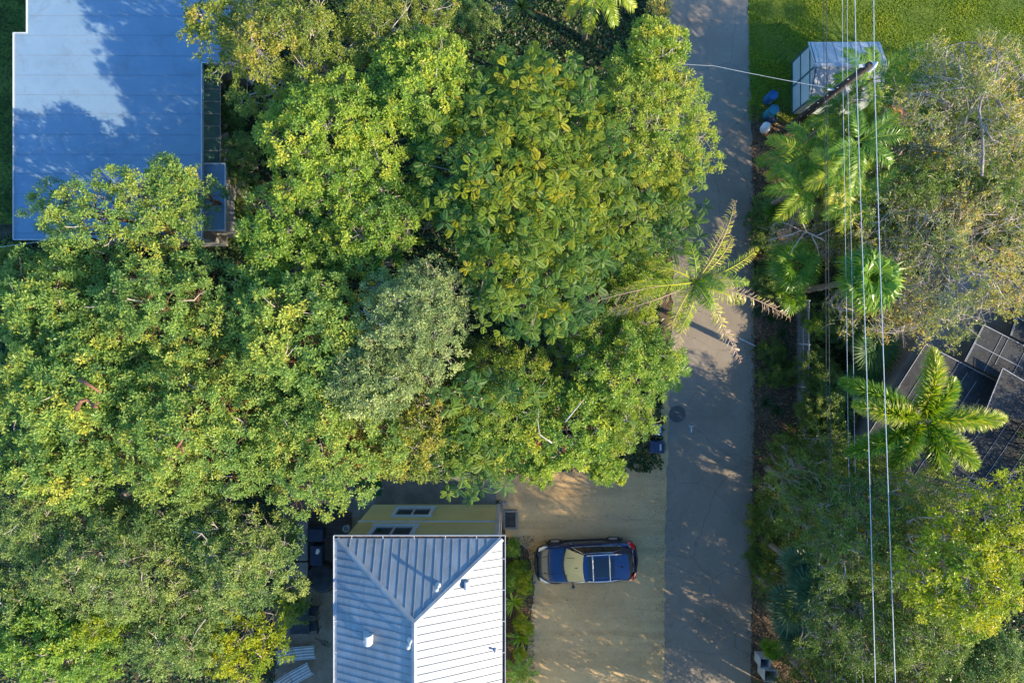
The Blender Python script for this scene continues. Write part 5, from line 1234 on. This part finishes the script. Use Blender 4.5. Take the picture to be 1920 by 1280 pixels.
tree('garden_tree', 'tree just outside the lower right of the frame shading the road', 1660, 1430, 170, 120, 9.5, 'lace', 341, skirt=1, lob=.7, group=GRT)
tree('garden_tree', 'tree just outside the lower right corner shading the gravel lot', 1930, 1450, 180, 130, 9.5, 'lace', 342, skirt=1, lob=.7, group=GRT)
tree('garden_tree', 'tree just outside the bottom of the frame beyond the grey bins', 1500, 1570, 120, 100, 8.6, 'lace', 343, skirt=1, lob=.7, group=GRT)
for k_, (px_, py_, rx_, ry_, z_, w_) in enumerate(((2080,170,120,130,8.0,'right of the lawn'),(1580,1470,120,85,8.0,'hanging past the lower edge of the road'),(1610,1560,190,130,10.5,'second row below the frame'),(1400,1620,150,120,9.0,'far below the frame by the road'),(1800,1640,200,150,11.5,'farthest lower right'),(2080,840,120,140,6.5,'right of the dark roof'),(2120,1060,140,130,7.5,'right of the yellow trees'),(2070,600,110,120,6.0,'right of the brown twigged tree'),(1640,1400,90,55,7.0,'low at the bottom edge'))):
    tree('garden_tree', 'shade tree just outside the frame, ' + w_, px_, py_, rx_, ry_, z_, 'lace', 350+k_, skirt=1, lob=.7, group=GRT, twigs=.1)
# shrubs on the verge
SH = [
 ('feathery green shrub growing through the fence',1528,780,38,70,2.2,'lace',-.1),
 ('green shrub just right of the fence',1530,700,36,60,2.0,'lace',-.12),
 ('fern like green shrub at the foot of the fence',1480,850,42,50,1.6,'lace',-.05),
 ('low leafy shrub in the middle of the verge',1452,700,34,30,.9,'lace',-.08),
 ('low leafy shrub at the road edge above the strappy plants',1440,655,26,30,.8,'lace',-.05),
 ('sprawling green creeper at the road edge beside the lacy tree',1440,1000,36,75,1.2,'lace',.05),
 ('sprawling yellow green creeper overhanging the road edge',1425,960,30,40,.9,'lace',.18),
 ('sparse leafy shrub at the road edge lower down',1430,1060,28,50,.9,'lace',.0),
 ('small yellow green sapling by the top of the fence',1522,612,22,16,1.9,'lime',.1),
 ('leafy shrub below the fence beside the lacy tree',1478,905,34,40,1.5,'lace',-.02),
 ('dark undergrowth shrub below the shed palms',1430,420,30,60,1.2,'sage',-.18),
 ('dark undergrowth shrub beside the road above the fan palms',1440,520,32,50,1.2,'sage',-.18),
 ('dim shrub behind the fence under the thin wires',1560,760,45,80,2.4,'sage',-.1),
 ('dim shrub under the big fan palm',1570,600,60,50,2.0,'sage',-.1),
 ('dim shrub right of the flat roof awning',452,300,40,60,2.8,'sage',-.1),
 ('dark shrub in the gap beside the awning',440,205,34,50,1.6,'sage',-.2),
 ('dark shrub below the porch roof',450,400,30,40,1.8,'sage',-.15),
 ('dark shrub at the left edge under the thin white wire',20,500,50,45,2.5,'olive',-.15),
 ('dark shrub behind the white post',110,500,60,45,2.2,'sage',-.2),
 ('dark shrub left of the sofa',535,1010,22,55,2.4,'sage',-.15),
 ('leafy bush leaning over the sand above the black patio table',548,1130,34,48,3.2,'sage',.02),
 ('dark undergrowth in the gap beside the silvery tree',865,680,60,60,3.0,'sage',-.2),
 ('dark undergrowth at the top under the olive tree',870,40,60,50,3.0,'sage',-.1),
 ('dim undergrowth left of the gravel driveway top',1230,20,20,40,1.4,'dry',.0),
]
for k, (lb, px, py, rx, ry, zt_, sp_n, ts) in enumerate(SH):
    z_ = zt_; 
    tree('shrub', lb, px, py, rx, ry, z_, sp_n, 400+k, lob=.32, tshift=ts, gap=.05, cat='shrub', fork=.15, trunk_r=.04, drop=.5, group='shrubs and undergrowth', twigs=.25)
# planting bed between the house and the gravel
BD = [
 ('round dark green clipped bush at the corner of the house',962,1021,17,23,1.0,'fig',-.2),
 ('yellow green croton bush nearest the car bonnet, upper one',972,1060,26,22,.9,'gold',-.10),
 ('yellow green croton bush below the upper one',982,1075,20,20,.9,'gold',-.02),
 ('green bush against the house wall behind the crotons',958,1080,14,32,.9,'lime',-.08),
 ('bright yellow croton bush level with the rear wheel of the blue SUV',984,1095,24,18,.9,'gold',.08),
 ('yellow croton bush between the two agaves',978,1158,24,20,.9,'gold',.0),
 ('yellow croton bush right of the lower agave',988,1172,16,18,.8,'gold',.02),
 ('small croton bush below the lower agave',975,1215,18,14,.8,'gold',-.06),
]
for k, (lb, px, py, rx, ry, zt_, sp_n, ts) in enumerate(BD):
    tree('bush', lb, px, py, rx*.8, ry*.8, zt_, sp_n, 450+k, lob=.16, tshift=ts, cat='bush', fork=.1, trunk_r=.03, drop=.55, group='bushes in the bed beside the house', twigs=.2, dens=1.2)
b = scatter_flat('x', '', (948,1005,1002,1280), 2600, .07, 61)
o = b.build('bed_mulch', 'leaf_litter'); tag(o, 'dark leafy mulch in the bed beside the house', 'mulch', kind='stuff')
strappy('agave', 'spiky agave in the bed beside the house, upper of two', 963, 1132, 26, .72, 31, m='leaf_palm', tint=.55, z=.35, w=.085, droop=.10, el=(.05, 1.0), cat='agave')
strappy('agave', 'large spiky agave in the bed beside the house, lower of two', 976, 1200, 34, .80, 32, m='leaf_palm', tint=.50, z=.35, w=.09, droop=.10, el=(.0, 1.1), cat='agave')
feather_palm('small_palm', 'small bright green palm in the bed at the bottom of the frame', 976, 1258, 1.0, [(a, .5, .95, .9, .32, .0) for a in (0, 40, 85, 130, 170, 215, 260, 310)], 33, ll=.30, n=18, lw=.045, trunk_r=.05)

# strappy dark plants on the verge
for k, (px, py, n, L) in enumerate(((1425,585,90,.5),(1450,595,90,.55),(1470,625,90,.5),(1478,600,70,.5),(1440,755,90,.55),(1462,770,90,.55),(1425,500,80,.5),(1440,470,80,.5),(1475,655,80,.45),(1450,1110,60,.45),(1442,400,70,.45))):
    strappy('strappy_plant', ('clump of dark strap leaved plants ' + ('just below the dying palm frond','left of the fence top','beside the fence top','touching the fence top post','below the leafy shrub','beside the fence middle','at the road edge among the fan palms','above the fan palms at the road edge','beside the fence upper rail','left of the fan palm clump','below the shed palms')[k]), px, py, n, L, 500+k, group='strap leaved plants on the verge')

# ------------------------------------------------------------------ palms
feather_palm('coconut_palm', 'dying coconut palm with browning fronds spread over the road', 1304, 528, 8.8, [
   # image angle (clockwise from right), elevation, length, droop, tint, tip tint, leaflet density, sideways bend
   (-58,.75,3.4,1.2,.66,.30,.55,.3), (-66,.50,3.0,1.5,.80,.25,.45,-.2), (-40,.65,2.3,1.3,.62,.35,.6,.4), (-14,.60,2.7,1.1,.55,.30,.7,.5), (-6,.85,2.0,1.2,.50,.10,.8,-.3), (14,.35,4.0,.9,.86,.20,.50,-.25),
   (33,.55,2.3,1.5,.56,.20,.6,.5), (55,.65,2.6,1.4,.64,.35,.5,-.3), (66,.40,3.7,1.1,.86,.25,.5,.25), (98,.60,2.2,1.5,.52,.20,.8,-.4), (112,.35,2.9,1.3,.70,.35,.5,.3),
   (132,.55,2.2,1.4,.60,.35,.5,.5), (166,.65,2.6,1.1,.52,.25,.7,-.35), (174,.40,4.3,.9,.80,.25,.55,.2), (152,.35,3.6,1.2,.88,.2,.5,-.3), (-150,.55,2.0,1.3,.56,.3,.6,.4), (-98,.8,1.6,1.1,.52,.1,.8,.2), (80,.95,1.4,1.0,.46,.05,.9,.5), (5,1.1,1.3,.9,.45,.05,.9,-.5)],
   601, ll=.55, n=46, lw=.032, trunk_r=.15, lean=(-.55, .1), ldroop=1.0, pr=.032)
feather_palm('plume_palm', 'foxtail palm with thick bushy plumes over the dark roof', 1722, 782, 7.2, [
   (-88,.85,3.0,1.5,.60,.16), (-52,1.0,2.1,1.6,.46,.06), (0,.65,3.4,1.3,.60,.12), (44,.60,3.2,1.4,.50,.10), (66,.50,2.9,1.5,.40,.10), (122,.65,2.4,1.5,.50,.06), (146,.45,3.3,1.2,.36,.05), (187,.70,3.0,1.3,.58,.10), (208,.45,3.5,1.1,.36,.05)],
   602, ll=.66, n=120, lw=.040, plume=5, trunk_r=.13, lean=(.15, .35), ldroop=.2, pr=.04, mt='bark_grey')
GP = 'palms below the shed'
feather_palm('feather_palm', 'green feather palm spreading beside the top of the utility pole', 1632, 150, 5.8, [(-150,.8,1.9,1.0,.30,.05), (-38,.5,2.5,.8,.30,.05), (3,.5,2.9,.9,.26,.08), (60,.4,2.0,1.1,.25,.0), (95,.7,1.5,1.2,.55,.1), (178,.5,1.6,1.0,.30,.0), (-95,.7,1.3,1.0,.4,.1)], 603, ll=.62, n=40, lw=.05, ldroop=.4, group=GP)
feather_palm('feather_palm', 'drooping green feather palm left of the bright wires', 1580, 215, 4.6, [(-160,.6,1.7,1.3,.24,.0), (-120,.6,1.5,1.3,.3,.1), (-60,.6,1.6,1.2,.26,.0), (20,.5,1.9,1.2,.28,.05), (50,.4,2.2,1.1,.28,.1), (110,.4,2.0,1.1,.36,.1), (160,.5,1.7,1.2,.34,.1)], 604, ll=.6, n=38, lw=.05, ldroop=.45, group=GP)
feather_palm('feather_palm', 'yellowing feather palm at the road edge left of the dark wires', 1515, 290, 4.8, [(-165,.6,2.0,1.3,.48,.2), (-120,.6,1.6,1.3,.40,.1), (150,.5,2.1,1.2,.52,.2), (175,.45,2.3,1.3,.35,.1), (110,.4,1.8,1.2,.30,.1), (60,.5,1.5,1.2,.6,.2), (10,.5,1.5,1.1,.4,.1), (-50,.6,1.5,1.2,.36,.1)], 605, ll=.62, n=36, lw=.055, ldroop=.35, group=GP)
feather_palm('feather_palm', 'bright green feather palm just above the dark gap under the wires', 1610, 265, 6.6, [(130,.4,2.2,1.0,.36,.1), (100,.4,2.3,1.1,.38,.1), (160,.5,1.6,1.1,.32,.0), (-10,.4,2.4,.9,.30,.05), (-35,.5,2.0,1.0,.28,.05), (40,.5,1.7,1.1,.3,.1), (-110,.6,1.5,1.1,.28,.0)], 606, ll=.58, n=38, lw=.05, ldroop=.35, group=GP)
feather_palm('feather_palm', 'golden yellow feather palm in the middle of the palm group', 1572, 325, 6.0, [(160,.6,1.6,1.3,.66,.1), (100,.5,1.5,1.4,.70,.1), (30,.5,1.8,1.2,.56,.15), (-20,.6,1.6,1.2,.50,.2), (-140,.6,1.5,1.2,.6,.15), (75,.5,1.6,1.3,.62,.15)], 607, ll=.55, n=34, lw=.055, ldroop=.4, group=GP)
feather_palm('feather_palm', 'yellow green feather palm lowest of the palm group at the road edge', 1510, 350, 5.2, [(130,.5,2.0,1.3,.52,.2), (170,.5,1.8,1.2,.34,.1), (90,.5,1.6,1.3,.44,.15), (20,.5,1.6,1.2,.44,.15), (-60,.6,1.3,1.2,.32,.1), (210,.5,1.7,1.2,.30,.05)], 608, ll=.55, n=34, lw=.055, ldroop=.35, group=GP)
feather_palm('feather_palm', 'feather palm with one tall yellow frond right of the palm group', 1600, 375, 5.8, [(-35,.8,2.0,.9,.55,.1), (-10,.6,1.8,1.2,.5,.2), (110,.5,1.5,1.2,.56,.2), (150,.5,1.5,1.2,.44,.15), (60,.5,1.5,1.3,.4,.1), (-140,.6,1.4,1.2,.40,.1)], 609, ll=.5, n=34, lw=.05, ldroop=.35, group=GP)
feather_palm('feather_palm', 'lime green palm fronds poking over the left road edge', 1248, 690, 5.2, [(-25,.5,1.1,1.2,.38,.05), (10,.5,1.2,1.3,.40,.05), (60,.5,1.2,1.3,.40,.05), (100,.4,1.1,1.3,.36,.05), (170,.5,1.0,1.2,.34,.05)], 610, ll=.42, n=30, lw=.045, trunk_r=.07)
feather_palm('golden_palm', 'golden green palm at the top of the frame beside the driveway', 1120, -30, 5.4, [(35,.5,2.0,1.3,.58,.1), (70,.5,2.0,1.3,.50,.1), (105,.5,2.2,1.3,.54,.12), (140,.5,2.0,1.3,.62,.2), (175,.5,2.0,1.2,.50,.1), (5,.5,1.8,1.2,.55,.1)], 611, ll=.55, n=40, lw=.045)
rgb_ = np.random.default_rng(77); mb = MB()
for (a_, L_) in ((100, 1.8), (150, 2.0), (170, 1.6), (60, 1.5), (200, 1.5)):
    pts_, tg_ = rachis((0, 0, 3.2), -R(a_), .6, L_, 1.1, 9); wd_ = np.array([.03, .14, .22, .25, .25, .24, .22, .17, .10, .02])
    sd_ = np.cross(tg_, [0, 0, 1.]); sd_ /= np.linalg.norm(sd_, axis=1, keepdims=True)
    mb.loft([[tuple(pts_[k]-sd_[k]*wd_[k]+[0, 0, .05]), tuple(pts_[k]), tuple(pts_[k]+sd_[k]*wd_[k]+[0, 0, .05])] for k in range(10)], tint=.40)
bn = empty('banana_plant', W(1042, 4, 0), 'broad leaved banana plant at the top of the frame', 'banana plant'); mb.build('leaf', 'leaf_fig', bn, smooth=True)
MB().tube([(0, 0, -.05), (.05, 0, 1.6), (0, 0, 3.25)], [.13, .11, .05], 10).build('trunk', 'bark_palm', bn, smooth=True)
strappy('yucca', 'dark spiky yucca at the top of the frame left of the banana', 978, 8, 80, .95, 34, m='leaf_dark', tint=.45, z=1.4, w=.05, droop=.15, el=(-.1, 1.4), cat='yucca')
strappy('yucca', 'dim spiky yucca below the flat roof porch corner', 466, 345, 60, .80, 35, m='leaf_dark', tint=.8, z=1.2, w=.045, droop=.2, el=(-.1, 1.4), cat='yucca')
GF = 'fan palms of the right hand garden'
fan_palm('fan_palm', 'big fan palm with drooping tips under the bright wires', 1632, 522, 6.8, 26, .75, .95, 620, tint=.36, fdroop=.55, nseg=30, group=GF)
fan_palm('fan_palm', 'dim fan palm left of the big drooping one', 1490, 500, 3.8, 14, .8, .75, 621, tint=.30, fdroop=.3, group=GF)
fan_palm('fan_palm', 'small fan palm beside the top of the fence', 1482, 555, 2.0, 9, .5, .55, 622, tint=.42, fdroop=.25, group=GF)
fan_palm('round_fan_palm', 'large round dark pleated fan palm left of the dark roof', 1640, 655, 2.6, 5, .45, 1.15, 623, tint=.16, fdroop=.12, nseg=60, el=(-.1, .5), group=GF, spread=340, m='leaf_fan')
fan_palm('round_fan_palm', 'smaller round dark pleated fan palm beneath the plume palm', 1622, 712, 2.0, 4, .4, .9, 624, tint=.16, fdroop=.12, nseg=56, el=(-.1, .5), group=GF, spread=340, m='leaf_fan')
fan_palm('fan_palm', 'blue green fan palm, right one of the clump in the lower verge', 1525, 1105, 4.6, 10, .45, 1.05, 625, tint=.36, fdroop=.12, nseg=30, m='leaf_bluepalm', group=GF)
fan_palm('fan_palm', 'blue green fan palm, left one of the clump in the lower verge', 1480, 1135, 4.0, 9, .45, 1.0, 626, tint=.36, fdroop=.12, nseg=30, m='leaf_bluepalm', group=GF)
fan_palm('fan_palm', 'tall fan palm at the top of the lower clump', 1498, 1062, 4.2, 7, .45, .85, 627, tint=.42, fdroop=.15, nseg=28, m='leaf_bluepalm', group=GF)
fan_palm('fan_palm', 'fan palm directly above the grey bins', 1492, 1188, 3.6, 9, .45, .95, 628, tint=.40, fdroop=.12, nseg=30, m='leaf_bluepalm', group=GF)
fan_palm('fan_palm', 'small yellowing fan palm touching the smaller grey bin', 1447, 1215, 1.0, 8, .35, .45, 629, tint=.42, fdroop=.25, group=GF, trunk_r=.05)
fan_palm('fan_palm', 'dim fan palm below the lowest feather palm by the road', 1462, 400, 1.6, 10, .5, .6, 630, tint=.20, fdroop=.2, group=GF)
fan_palm('fan_palm', 'dark fan palm in the bottom right corner', 1790, 1262, 2.4, 12, .6, .8, 631, tint=.12, fdroop=.3, group=GF)
print('leaves', sum(TREES))
